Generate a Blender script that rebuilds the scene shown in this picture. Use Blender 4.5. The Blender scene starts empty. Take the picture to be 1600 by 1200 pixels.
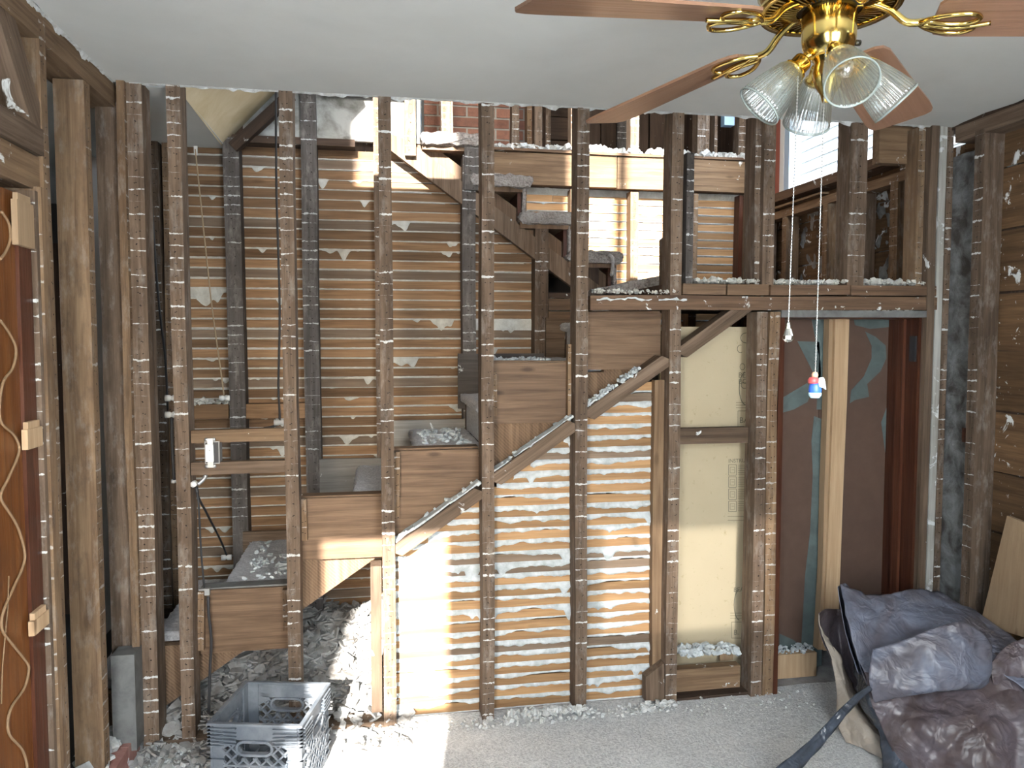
import bpy, bmesh, math, random
from mathutils import Vector, Matrix, noise
R = random.Random(7)
S = bpy.context.scene
COL = S.collection
PI = math.pi

# ------------------------------------------------------------------ camera
F, YAW, PIT = 1200.0, math.radians(10.0), math.radians(-3.3)
CAM = Vector((0, 0, 1.64))
fw = Vector((math.sin(YAW)*math.cos(PIT), math.cos(YAW)*math.cos(PIT), math.sin(PIT)))
rt = Vector((math.cos(YAW), -math.sin(YAW), 0)); up = rt.cross(fw)
cd = bpy.data.cameras.new('camera'); cam = bpy.data.objects.new('camera', cd); COL.objects.link(cam)
cd.sensor_width = 36; cd.lens = F*36/1600; cd.clip_start = .02
cam.matrix_world = Matrix(((rt.x, up.x, -fw.x, CAM.x), (rt.y, up.y, -fw.y, CAM.y), (rt.z, up.z, -fw.z, CAM.z), (0, 0, 0, 1)))
S.camera = cam
def ray(px, py): return rt*((px-800)/F) + up*((600-py)/F) + fw
def at(px, py, Y): d = ray(px, py); return CAM + d*(Y/d.y)
def atX(px, py, X): d = ray(px, py); return CAM + d*(X/d.x)
def atZ(px, py, Z): d = ray(px, py); return CAM + d*((Z-CAM.z)/d.z)

# ------------------------------------------------------------------ light
vs = S.view_settings
vs.view_transform = 'Standard'; vs.look = 'None'; vs.gamma = 1; vs.exposure = 0.42
try: vs.use_curve_mapping = False
except Exception: pass
W = bpy.data.worlds.new('sky'); S.world = W; W.use_nodes = True
wn = W.node_tree; bg = wn.nodes['Background']
sk = wn.nodes.new('ShaderNodeTexSky'); sk.sky_type = 'NISHITA'; sk.sun_disc = False
sk.sun_elevation = math.radians(23); sk.sun_rotation = math.radians(189); sk.dust_density = 1.5
wn.links.new(sk.outputs[0], bg.inputs[0]); bg.inputs[1].default_value = 0.9
def lamp(name, kind, energy, color, loc, direction, **kw):
    l = bpy.data.lights.new(name, kind); l.energy = energy; l.color = color
    for k, v in kw.items(): setattr(l, k, v)
    o = bpy.data.objects.new(name, l); COL.objects.link(o); o.location = loc
    o.rotation_euler = Vector(direction).to_track_quat('-Z', 'Y').to_euler(); return o
SE, SA = math.radians(23), math.radians(9)
lamp('sun', 'SUN', 30.0, (1, .94, .86), (0, -4, 6), (math.sin(SA)*math.cos(SE), math.cos(SA)*math.cos(SE), -math.sin(SE)), angle=math.radians(.7))
SKYC = (.74, .87, 1.0)
lamp('daylight_rear_window', 'AREA', 34, SKYC, (-.56, -.40, 1.55), (.1, 1, -.30), shape='RECTANGLE', size=.5, size_y=1.5)
lamp('daylight_wide_window', 'AREA', 62, SKYC, (.82, -.40, 1.55), (.05, 1, -.28), shape='RECTANGLE', size=.8, size_y=1.5)
lamp('daylight_upper_window', 'AREA', 95, SKYC, (.80, -.40, 4.75), (0, 1, -.3), shape='RECTANGLE', size=.8, size_y=1.9)
lamp('daylight_landing_window', 'AREA', 26, SKYC, (2.70, 4.18, 3.15), (-1, -.1, -.15), shape='RECTANGLE', size=.95, size_y=1.0)
S.cycles.max_bounces = 8; S.cycles.diffuse_bounces = 4; S.cycles.transparent_max_bounces = 12
S.cycles.sample_clamp_indirect = 6.0

# ------------------------------------------------------------------ node helpers
class G:
    def __init__(s, name):
        s.m = bpy.data.materials.new(name); s.m.use_nodes = True; s.t = s.m.node_tree
        s.b = s.t.nodes['Principled BSDF']; s.out = s.t.nodes['Material Output']
    def n(s, typ, ins=None, **kw):
        q = s.t.nodes.new('ShaderNode'+typ)
        for k, v in kw.items(): setattr(q, k, v)
        for k, v in (ins or {}).items(): s.set(q.inputs[k], v)
        return q
    def set(s, sock, v):
        if isinstance(v, bpy.types.NodeSocket): s.t.links.new(v, sock)
        else: sock.default_value = v
    def ma(s, op, a, b=0.0, c=0.0, clamp=False):
        q = s.n('Math', operation=op, use_clamp=clamp); s.set(q.inputs[0], a); s.set(q.inputs[1], b); s.set(q.inputs[2], c); return q.outputs[0]
    def vm(s, op, a, b):
        q = s.n('VectorMath', operation=op); s.set(q.inputs[0], a); s.set(q.inputs[1], b); return q.outputs[0]
    def mix(s, f, a, b, bt='MIX'):
        q = s.n('MixRGB', blend_type=bt); s.set(q.inputs[0], f); s.set(q.inputs[1], a); s.set(q.inputs[2], b); return q.outputs[0]
    def noise(s, v, scale, detail=3.0, rough=.55, dist=0.0):
        return s.n('TexNoise', {'Vector': v, 'Scale': scale, 'Detail': detail, 'Roughness': rough, 'Distortion': dist}).outputs[0]
    def step(s, x, lo, hi):
        q = s.n('MapRange', {0: x, 1: lo, 2: hi}); q.clamp = True; return q.outputs[0]
    def coords(s):
        tc = s.n('TexCoord'); oi = s.n('ObjectInfo'); s.rnd = oi.outputs['Random']; s.nrm = tc.outputs['Normal']
        off = s.n('CombineXYZ', {0: s.ma('MULTIPLY', s.rnd, 37.1), 1: s.ma('MULTIPLY', s.rnd, 17.3), 2: s.ma('MULTIPLY', s.rnd, 53.7)}).outputs[0]
        s.obj = tc.outputs['Object']; s.v = s.vm('ADD', s.obj, off); return s.v
    def bump(s, h, strength=.3, dist=.01):
        b = s.n('Bump', {'Height': h, 'Strength': strength, 'Distance': dist}); s.set(s.b.inputs['Normal'], b.outputs[0])
def rgb(r, g, b): return (r, g, b, 1)
WHITE = rgb(.66, .68, .68)
def wood(name, light, dark, var=.35, lines=0, splat=0.0, knots=.5, rough=.78, saw=0, period=.047, linecol=WHITE, stain=.45):
    g = G(name); v = g.coords()
    gv = g.vm('MULTIPLY', v, (26, 26, 1.3))
    gr = g.noise(gv, 1.6, 6, .62, .6)
    fine = g.noise(g.vm('MULTIPLY', v, (160, 160, 5)), 1.5, 2)
    c = g.mix(g.step(g.ma('ADD', gr, g.ma('MULTIPLY', fine, .25)), .42, .82), dark, light)
    big = g.noise(v, 2.3, 3)
    c = g.mix(g.ma('MULTIPLY', g.step(big, .48, .72), stain), c, rgb(dark[0]*.55, dark[1]*.52, dark[2]*.5))
    if knots:
        vo = g.n('TexVoronoi', {'Vector': g.vm('MULTIPLY', v, (9, 9, 3.2)), 'Scale': 1.0}).outputs['Distance']
        c = g.mix(g.ma('MULTIPLY', g.step(vo, .13, .05), knots), c, rgb(dark[0]*.45, dark[1]*.4, dark[2]*.35))
    br = g.ma('ADD', g.ma('MULTIPLY', g.rnd, var), 1-var*.5)
    c = g.mix(1.0, c, g.n('CombineXYZ', {0: br, 1: br, 2: br}).outputs[0], 'MULTIPLY')
    h = gr
    if saw:
        w = g.n('TexWave', {'Vector': v, 'Scale': 40.0, 'Distortion': 1.2, 'Detail': 2.0}, bands_direction='DIAGONAL').outputs['Fac']
        c = g.mix(g.ma('MULTIPLY', g.step(w, .5, .95), .18), c, rgb(min(1, light[0]*1.5), min(1, light[1]*1.5), min(1, light[2]*1.45)))
        h = g.ma('ADD', gr, g.ma('MULTIPLY', w, .5))
    if lines:
        sx = g.n('SeparateXYZ', {0: g.obj}); x, z = sx.outputs[0], sx.outputs[2]
        front = g.step(g.ma('MULTIPLY', g.n('SeparateXYZ', {0: g.nrm}).outputs[1], -1.0), .5, .6)
        zz = g.ma('ADD', z, g.ma('MULTIPLY', g.noise(v, 30, 2), .012))
        q = g.ma('ADD', g.ma('DIVIDE', zz, period), g.ma('MULTIPLY', g.rnd, 5.0))
        fr = g.ma('ABSOLUTE', g.ma('SUBTRACT', g.ma('FRACT', q), .5))
        row = g.ma('FLOOR', q)
        wn_ = g.n('TexWhiteNoise', {1: g.ma('ADD', row, g.ma('MULTIPLY', g.rnd, 91.0))}, noise_dimensions='1D').outputs[0]
        wid = g.ma('MULTIPLY', g.step(wn_, .35, 1.0), .17)
        wq_ = g.ma('MULTIPLY', wid, g.step(g.noise(v, 45, 4, .7), .36, .62)); ln = g.step(g.ma('SUBTRACT', wq_, fr), .0, .035)
        c = g.mix(g.ma('MULTIPLY', g.ma('MULTIPLY', ln, front), lines), c, linecol)
        # nail holes midway between the lines
        xo = g.ma('ADD', x, g.ma('SUBTRACT', g.ma('MULTIPLY', wn_, .026), .013))
        zo = g.ma('MULTIPLY', g.ma('SUBTRACT', .5, fr), period)
        dd = g.ma('SQRT', g.ma('ADD', g.ma('MULTIPLY', xo, xo), g.ma('MULTIPLY', zo, zo)))
        c = g.mix(g.ma('MULTIPLY', g.ma('LESS_THAN', dd, .0032), front), c, rgb(.015, .01, .008))
        grime = g.step(g.noise(g.vm('MULTIPLY', v, (22, 22, 9)), 1.3, 6, .7), .5, .72); c = g.mix(g.ma('MULTIPLY', grime, .5), c, rgb(.055, .042, .034))
        dust = g.step(g.noise(g.vm('MULTIPLY', v, (16, 16, 6)), 1.5, 6, .7), .52, .76)
        c = g.mix(g.ma('MULTIPLY', dust, .42), c, rgb(.40, .37, .34))
    if splat:
        sp2 = g.noise(v, 34, 4, .6, .5); c = g.mix(g.step(sp2, .72-splat*.08, .74-splat*.08), c, rgb(.50, .50, .48))
        sp = g.noise(v, 9, 6, .62, .8)
        c = g.mix(g.step(sp, .66-splat*.1, .69-splat*.1), c, WHITE)
        h = g.ma('ADD', h, g.ma('MULTIPLY', g.step(sp, .64-splat*.1, .70-splat*.1), 1.2))
    g.set(g.b.inputs['Base Color'], c); g.b.inputs['Roughness'].default_value = rough
    g.b.inputs['Specular IOR Level'].default_value = .25
    g.bump(h, .35, .006); return g.m
def plain(name, col, rough=.6, metal=0.0, var=0.0, scale=8, bump=0.0, bscale=60, spec=.4, alt=None):
    g = G(name); v = g.coords(); c = col
    if alt is not None: c = g.mix(g.step(g.noise(v, scale, 5, .6, .4), .38, .64), col, alt)
    if var:
        br = g.ma('ADD', g.ma('MULTIPLY', g.rnd, var), 1-var*.5)
        c = g.mix(1.0, c, g.n('CombineXYZ', {0: br, 1: br, 2: br}).outputs[0], 'MULTIPLY')
    g.set(g.b.inputs['Base Color'], c); g.b.inputs['Roughness'].default_value = rough; g.b.inputs['Metallic'].default_value = metal
    g.b.inputs['Specular IOR Level'].default_value = spec
    if bump: g.bump(g.noise(v, bscale, 5, .65), bump, .01)
    return g.m

M = {}
def kinds(key, name, a, b, l, **k):
    M[key] = wood(name, a, b, lines=l, **k); M[key.replace('stud', 'old')] = wood(name+'_clean', a, b, splat=.05, **k)
kinds('stud', 'old_stud_wood', rgb(0.188, 0.133, 0.094), rgb(0.067, 0.044, 0.028), .85)
kinds('stud_grey', 'grey_stud_wood', rgb(0.124, 0.112, 0.105), rgb(0.058, 0.051, 0.047), .7, knots=.2)
kinds('stud_warm', 'warm_stud_wood', rgb(0.255, 0.170, 0.101), rgb(0.112, 0.068, 0.039), .45, stain=.35)
M['lath'] = wood('lath_wood', rgb(0.301, 0.179, 0.096), rgb(0.138, 0.077, 0.038), var=.75, knots=.35, rough=.7, stain=.25)
M['lath_warm'] = wood('lath_wood_warm', rgb(0.417, 0.252, 0.123), rgb(0.225, 0.123, 0.057), var=.6, knots=.35, rough=.65, stain=.2)
M['lath_grey'] = wood('lath_wood_grey', rgb(.24, .175, .125), rgb(.13, .092, .064), var=.4, knots=.2, rough=.75)
M['beam'] = wood('old_beam_wood', rgb(0.181, 0.113, 0.071), rgb(0.064, 0.038, 0.024), splat=.25)
M['panel'] = wood('stair_panel_wood', rgb(0.197, 0.126, 0.077), rgb(0.081, 0.048, 0.028), var=.2, knots=.7, rough=.6, stain=.25)
M['saw'] = wood('rough_sawn_wood', rgb(0.218, 0.142, 0.088), rgb(0.094, 0.058, 0.036), saw=1, knots=.2)
M['pale'] = wood('pale_pine', rgb(0.519, 0.374, 0.237), rgb(0.385, 0.255, 0.146), var=.15, knots=.8, rough=.6, stain=.1)
M['ply'] = wood('plywood_pale', rgb(0.378, 0.270, 0.169), rgb(0.290, 0.196, 0.118), var=.1, knots=.6, rough=.6, stain=.15)
M['red'] = wood('red_stained_wood', rgb(0.100, 0.037, 0.020), rgb(0.046, 0.015, 0.009), var=.25, knots=.2, rough=.35, stain=.3)
M['amber'] = wood('amber_door_wood', rgb(0.212, 0.081, 0.022), rgb(0.102, 0.032, 0.010), var=.1, knots=.15, rough=.3, stain=.3)
M['dark'] = wood('dark_old_wood', rgb(.085, .055, .038), rgb(.035, .022, .016), var=.4, splat=.08)
M['sheath'] = wood('sheathing_board', rgb(0.180, 0.106, 0.053), rgb(0.075, 0.042, 0.021), var=.5, splat=.55, knots=.3)
M['plaster'] = plain('plaster_keys', rgb(.60, .64, .66), .9, alt=rgb(.40, .44, .45), scale=25, bump=.4, bscale=120)
M['plaster_dull'] = plain('plaster_keys_dull', rgb(.62, .62, .58), .9, alt=rgb(.46, .45, .41), scale=20, bump=.4, bscale=120)
M['ceiling'] = plain('ceiling_paint', rgb(.62, .63, .61), .75, alt=rgb(.58, .59, .57), scale=2.5, bump=.08, bscale=30)
M['cream'] = plain('cream_plaster', rgb(.66, .56, .38), .8, alt=rgb(.56, .45, .27), scale=5, bump=.15, bscale=25)
M['mould'] = plain('mouldy_plaster', rgb(.40, .40, .38), .9, alt=rgb(.15, .145, .125), scale=9, bump=.2, bscale=30)
M['debris'] = plain('white_debris', rgb(.62, .64, .64), .95, alt=rgb(.42, .42, .40), scale=30, bump=.6, bscale=150)
M['rubble'] = plain('plaster_rubble', rgb(.36, .36, .36), .95, alt=rgb(.22, .21, .205), scale=11, bump=.3, bscale=90)
M['slab'] = plain('rubble_slabs', rgb(.36, .365, .36), .95, alt=rgb(.20, .185, .17), scale=9, bump=.3, bscale=90)
M['dark_room'] = plain('painted_darkness', rgb(.05, .047, .045), .9)  # near-black base stands in for the darkness of unlit spaces
M['shell'] = plain('shell_plaster', rgb(.55, .53, .50), .9)
M['iron'] = plain('black_wire', rgb(.03, .03, .033), .5)
M['cord'] = plain('tan_cord', rgb(.33, .25, .16), .8)
M['porcelain'] = plain('porcelain', rgb(.70, .70, .68), .25)
M['white_plastic'] = plain('white_plastic', rgb(.80, .80, .80), .35)
M['steel'] = plain('galvanised_steel', rgb(.45, .46, .47), .4, .8)
M['brick'] = plain('chimney_brick', rgb(.33, .155, .105), .9, var=.4, alt=rgb(.25, .125, .09), scale=18, bump=.5, bscale=80)
M['mortar'] = plain('mortar', rgb(.36, .34, .30), .95, bump=.5, bscale=60)
M['redbrick'] = plain('red_painted_sill', rgb(.28, .12, .10), .8, alt=rgb(.36, .2, .17), scale=15)
M['grey_paint'] = plain('grey_painted_wood', rgb(.17, .175, .17), .6, alt=rgb(.11, .11, .108), scale=14)

def carpet(name, c1, c2, dirt):
    g = G(name); v = g.coords()
    n1 = g.noise(v, 105, 5, .75); n2 = g.noise(v, 38, 4, .6, 1.0); n3 = g.noise(v, 3, 4)
    c = g.mix(g.step(n1, .36, .62), c2, c1)
    c = g.mix(g.ma('MULTIPLY', g.step(n2, .5, .68), .5), c, dirt)
    c = g.mix(g.ma('MULTIPLY', g.step(n3, .5, .7), .4), c, dirt)
    g.set(g.b.inputs['Base Color'], c); g.b.inputs['Roughness'].default_value = 1; g.b.inputs['Specular IOR Level'].default_value = .1
    g.bump(g.ma('ADD', n1, n2), .9, .012); return g.m
M['carpet'] = carpet('dusty_floor_carpet', rgb(.84, .85, .85), rgb(.46, .47, .48), rgb(.88, .88, .87))
M['stair_carpet'] = carpet('stair_carpet', rgb(.70, .70, .72), rgb(.42, .42, .435), rgb(.78, .78, .79))
M['tread_carpet'] = carpet('brown_tread_carpet', rgb(.42, .38, .355), rgb(.18, .155, .14), rgb(.54, .52, .50))

# ------------------------------------------------------------------ object helpers
def tag(o, label=None, cat=None, group=None, kind=None):
    for k, v in (('label', label), ('category', cat), ('group', group), ('kind', kind)):
        if v: o[k] = v
    return o
def empty(name, loc=(0, 0, 0), rz=0.0):
    o = bpy.data.objects.new(name, None); COL.objects.link(o); o.location = loc; o.rotation_euler = (0, 0, rz); o.empty_display_size = .1; return o
def world_of(o):
    m = o.matrix_basis.copy()
    while o.parent: o = o.parent; m = o.matrix_basis @ m
    return m
def link(name, me, mat, parent=None, mw=None):
    o = bpy.data.objects.new(name, me); COL.objects.link(o)
    if mat is not None and not me.materials: me.materials.append(M[mat] if isinstance(mat, str) else mat)
    mw = mw or Matrix.Identity(4)
    if parent: o.parent = parent; mw = world_of(parent).inverted() @ mw
    o.matrix_basis = mw; return o
def mesh(name, verts, faces, smooth=False):
    me = bpy.data.meshes.new(name); me.from_pydata([tuple(v) for v in verts], [], faces); me.update()
    if smooth:
        for p in me.polygons: p.use_smooth = True
    return me
def raw(name, verts, faces, mat, parent=None, smooth=False, origin=None):
    """world-space vertices; the object's origin is put at their base centre"""
    vs_ = [Vector(v) for v in verts]
    if origin is None:
        xs = [v.x for v in vs_]; ys = [v.y for v in vs_]; zs = [v.z for v in vs_]
        origin = Vector(((min(xs)+max(xs))/2, (min(ys)+max(ys))/2, min(zs)))
    origin = Vector(origin)
    return link(name, mesh(name, [v-origin for v in vs_], faces, smooth), mat, parent, Matrix.Translation(origin))
def timber(name, p0, p1, w, d, mat, parent=None, face=(0, -1, 0), wob=.0018, seg=None, cut0=0.0, cut1=0.0):
    """beam from p0 to p1 (centre line); local Z runs along it, local -Y is its lath face; cut = end bevel in metres over the width"""
    p0, p1 = Vector(p0), Vector(p1); L = (p1-p0).length; lz = (p1-p0)/L
    ly = -Vector(face); ly = (ly - lz*ly.dot(lz)).normalized(); lx = ly.cross(lz)
    n = seg if seg else max(1, min(6, int(L/.4)))
    vs_, fs = [], []
    for i in range(n+1):
        z = L*i/n; dx, dy = R.gauss(0, wob), R.gauss(0, wob); tw = R.gauss(0, wob*.4)
        for sx, sy in ((-1, -1), (1, -1), (1, 1), (-1, 1)):
            zz = z + (cut0*sx*.5 if i == 0 else cut1*sx*.5 if i == n else 0)
            vs_.append((sx*(w/2+tw)+dx, sy*d/2+dy, zz))
    for i in range(n):
        for k in range(4):
            a = i*4+k; b = i*4+(k+1) % 4; fs.append((a, b, b+4, a+4))
    fs.append((3, 2, 1, 0)); fs.append((n*4, n*4+1, n*4+2, n*4+3))
    mw = Matrix(((lx.x, ly.x, lz.x, p0.x), (lx.y, ly.y, lz.y, p0.y), (lx.z, ly.z, lz.z, p0.z), (0, 0, 0, 1)))
    return link(name, mesh(name, vs_, fs), mat, parent, mw)
def post(name, x, y, z0, z1, w, d, mat, parent=None, lean=0.0, **k):      # y = front face
    return timber(name, (x-lean, y+d/2, z0), (x, y+d/2, z1), w, d, mat, parent, **k)
def rail(name, x0, x1, y, z0, z1, d, mat, parent=None, dz=0.0, **k):      # along X, front face at y
    zc = (z0+z1)/2
    return timber(name, (x0, y+d/2, zc), (x1, y+d/2, zc+dz), z1-z0, d, mat, parent, **k)
def raily(name, y0, y1, x, z0, z1, d, mat, parent=None, face=(-1, 0, 0), **k):  # along Y, face plane at x, going away from face
    zc = (z0+z1)/2; xc = x - face[0]*d/2
    return timber(name, (xc, y0, zc), (xc, y1, zc), z1-z0, d, mat, parent, face=face, **k)
def boxm(name, a, b, mat, parent=None):
    (x0, y0, z0), (x1, y1, z1) = a, b
    v = [(x, y, z) for z in (z0, z1) for x, y in ((x0, y0), (x1, y0), (x1, y1), (x0, y1))]
    return raw(name, v, [(3, 2, 1, 0), (4, 5, 6, 7), (0, 1, 5, 4), (1, 2, 6, 5), (2, 3, 7, 6), (3, 0, 4, 7)], mat, parent)
def prism(name, poly, y0, y1, mat, parent=None, along='Y'):
    """polygon in XZ extruded in Y (or in XY extruded in Z)"""
    n = len(poly)
    if along == 'Y': v = [(x, y0, z) for x, z in poly] + [(x, y1, z) for x, z in poly]
    elif along == 'X': v = [(y0, x, z) for x, z in poly] + [(y1, x, z) for x, z in poly]
    else: v = [(x, y, y0) for x, y in poly] + [(x, y, y1) for x, y in poly]
    f = [tuple(range(n)), tuple(range(2*n-1, n-1, -1))] + [(i, n+i, n+(i+1) % n, (i+1) % n) for i in range(n)]
    o = raw(name, v, f, mat, parent)
    bm = bmesh.new(); bm.from_mesh(o.data); bmesh.ops.recalc_face_normals(bm, faces=bm.faces); bm.to_mesh(o.data); bm.free()
    return o
def tube_data(pts, r, n=8, cap=True, V=None, Fc=None):
    V = [] if V is None else V; Fc = [] if Fc is None else Fc
    pts = [Vector(p) for p in pts]; base = len(V); rr = r if isinstance(r, (list, tuple)) else [r]*len(pts)
    prev = None
    for i, p in enumerate(pts):
        t = (pts[min(i+1, len(pts)-1)]-pts[max(i-1, 0)]).normalized()
        if prev is None: a = t.orthogonal().normalized()
        else: a = (prev - t*prev.dot(t)).normalized()
        prev = a; b = t.cross(a)
        for k in range(n):
            q = 2*PI*k/n; V.append(p + (a*math.cos(q)+b*math.sin(q))*rr[i])
    for i in range(len(pts)-1):
        for k in range(n):
            x = base+i*n+k; y = base+i*n+(k+1) % n; Fc.append((x, y, y+n, x+n))
    if cap:
        Fc.append(tuple(base+k for k in reversed(range(n)))); Fc.append(tuple(base+(len(pts)-1)*n+k for k in range(n)))
    return V, Fc
def tube(name, pts, r, mat, parent=None, n=8):
    V, Fc = tube_data(pts, r, n); return raw(name, V, Fc, mat, parent, smooth=True)
def lathe_data(prof, n=24, axis=None, V=None, Fc=None, ripple=0.0, rip_n=0):
    """prof [(r, h)] turned round local Z, placed by matrix axis"""
    V = [] if V is None else V; Fc = [] if Fc is None else Fc; b = len(V); A = axis or Matrix.Identity(4)
    for r, h in prof:
        for k in range(n):
            q = 2*PI*k/n; rr = r*(1+ripple*math.cos(rip_n*q)); V.append(A @ Vector((rr*math.cos(q), rr*math.sin(q), h)))
    for i in range(len(prof)-1):
        for k in range(n):
            x = b+i*n+k; y = b+i*n+(k+1) % n; Fc.append((x, y, y+n, x+n))
    return V, Fc
def lathe(name, prof, mat, parent=None, n=24, axis=None, smooth=True, **k):
    V, Fc = lathe_data(prof, n, axis, **k); return raw(name, V, Fc, mat, parent, smooth)
def catmull(P, n):
    out = []
    for i in range(len(P)-1):
        a, b, c, d = P[max(i-1, 0)], P[i], P[i+1], P[min(i+2, len(P)-1)]
        for k in range(n):
            t = k/n; out.append(.5*((2*b)+(c-a)*t+(2*a-5*b+4*c-d)*t*t+(3*b-a-3*c+d)*t**3))
    out.append(P[-1]); return out
def loft(name, rows, mat, parent=None, nu=6, nv=6, thick=.004, amp=0.0, freq=6.0, fine=0.0, seed=0.0):
    rows = [catmull([Vector(p) for p in r], nu) for r in rows]
    cols = [catmull([r[i] for r in rows], nv) for i in range(len(rows[0]))]
    nC, nR = len(cols), len(cols[0]); V = [cols[i][j] for j in range(nR) for i in range(nC)]
    Fc = [(j*nC+i, j*nC+i+1, (j+1)*nC+i+1, (j+1)*nC+i) for j in range(nR-1) for i in range(nC-1)]
    me = mesh(name, V, Fc)
    if amp:
        nr = [v.normal.copy() for v in me.vertices]
        for v, q in zip(me.vertices, nr):
            p = v.co*freq + Vector((seed, seed*.7, 0))
            h = ((1-abs(noise.noise(p)))**6-.3)*amp + ((1-abs(noise.noise(p*2.1+Vector((7, 3, 1)))))**7-.25)*amp*.55 + noise.noise(p*6)*fine
            v.co += q*h
    for p in me.polygons: p.use_smooth = True
    o = raw(name, [v.co.copy() for v in me.vertices], Fc, mat, parent, True)
    s = o.modifiers.new('thickness', 'SOLIDIFY'); s.thickness = thick; s.offset = 0
    return o
def strips(name, rows, y, mat, parent, base=.005, sag=.010, amp=.02, out=.006, step=.007, freq=5.0, seed=0.0, kind='stuff', blob=.10):
    """plaster that has squeezed through the gaps between laths: rows = [(x0, x1, z_gap)]"""
    V, Fc = [], []
    for x0, x1, z in rows:
        if x1-x0 < .02: continue
        n = max(3, int((x1-x0)/step)); b = len(V)
        for i in range(n+1):
            x = x0+(x1-x0)*i/n
            q = noise.noise(Vector((x*freq+seed, z*31.7, 0)))*.6+noise.noise(Vector((x*freq*3.1, z*47+seed, 5)))*.35+noise.noise(Vector((x*freq*9, z*19, seed)))*.18
            dn = base + max(0.0, sag+amp*q) + max(0, q-.26)*blob
            o_ = out*(.5+min(1.6, dn/.02))
            dn += .0022*noise.noise(Vector((x*95, z*13, seed+2)))*min(1, dn/.012)
            top = z+.004+.0015*noise.noise(Vector((x*40, z*9, seed)))
            V += [(x, y, top), (x, y-o_*.6, z-dn*.12), (x, y-o_, z-dn*.6), (x, y-.001, z-dn)]
        for i in range(n):
            for k in range(3):
                a = b+i*4+k; Fc.append((a, a+1, a+5, a+4))
    o = raw(name, V, Fc, mat, parent, True)
    if kind: o['kind'] = kind
    return o
def chips(name, spots, mat, parent=None, smooth=False):
    """spots = [(centre, size, thickness, normal-tilt)] irregular flakes"""
    V, Fc = [], []
    for c, s, t, tilt in spots:
        n = R.choice((4, 4, 5, 6)); b = len(V); a0 = R.random()*6.28
        rot = Matrix.Rotation(R.random()*6.28, 3, 'Z') @ Matrix.Rotation(R.gauss(0, tilt), 3, 'X') @ Matrix.Rotation(R.gauss(0, tilt), 3, 'Y')
        asp = R.uniform(.45, 1)
        ring = [(math.cos(a0+2*PI*k/n)*s*R.uniform(.7, 1.15), math.sin(a0+2*PI*k/n)*s*asp*R.uniform(.7, 1.15)) for k in range(n)]
        for zz in (-t/2, t/2):
            for x, y in ring: V.append(Vector(c)+rot @ Vector((x, y, zz+R.gauss(0, t*.1))))
        Fc.append(tuple(b+k for k in reversed(range(n)))); Fc.append(tuple(b+n+k for k in range(n)))
        for k in range(n): Fc.append((b+k, b+(k+1) % n, b+n+(k+1) % n, b+n+k))
    return raw(name, V, Fc, mat, parent, smooth)
def crumbs_on(x0, x1, y0, y1, z, n, smin=.006, smax=.03):
    out = []
    for _ in range(n):
        s = smin+(smax-smin)*R.random()**2.2
        out.append(((R.uniform(x0, x1), R.uniform(y0, y1), z+s*.35+R.random()*.012), s, s*R.uniform(.5, 1.0), .6))
    return out
def no_crate(sp): return [q for q in sp if not (-.63 < q[0][0] < -.17 and 2.70 < q[0][1] < 3.16)]
def struct(o, label, cat='wall'): return tag(o, label, cat, kind='structure')

# ================================================================== SETTING
YF, YC, YB = 3.20, 4.13, 5.12          # front faces: partition studs, middle wall studs, back wall studs
XL, XR, ZC = -.98, 2.62, 2.62          # left wall, right wall, ceiling
ZL, ZU = 1.92, 2.90                    # stair landing, upper floor

# floor
fv, ff = [], []
nx, ny = 90, 90
for j in range(ny+1):
    for i in range(nx+1):
        x = -1.08+(XR+.12+1.08)*i/nx; y = -.5+3.78*j/ny
        fv.append((x, y, .006*noise.noise(Vector((x*5, y*5, 0)))+.003*noise.noise(Vector((x*19, y*19, 3)))))
for j in range(ny):
    for i in range(nx): a = j*(nx+1)+i; ff.append((a, a+1, a+nx+2, a+nx+1))
floor = raw('floor', fv, ff, 'carpet', None, True, origin=(.8, 1.4, 0)); struct(floor, 'dusty grey carpet floor of the stripped room', 'floor')
boxm('subfloor', (-1.08, -.5, -.08), (XR+.12, 3.28, -.02), 'dark', floor)
fb = boxm('floor_under_stairs', (-1.1, 3.28, -.08), (XR+.12, 5.3, -.005), 'rubble'); struct(fb, 'rubble covered floor under the staircase', 'floor')
fs_ = boxm('floor_side_room', (-3.6, -.5, -.08), (-1.1, 6.2, -.005), 'dark_room'); struct(fs_, 'dark floor of the room seen between the left wall studs', 'floor')

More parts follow.
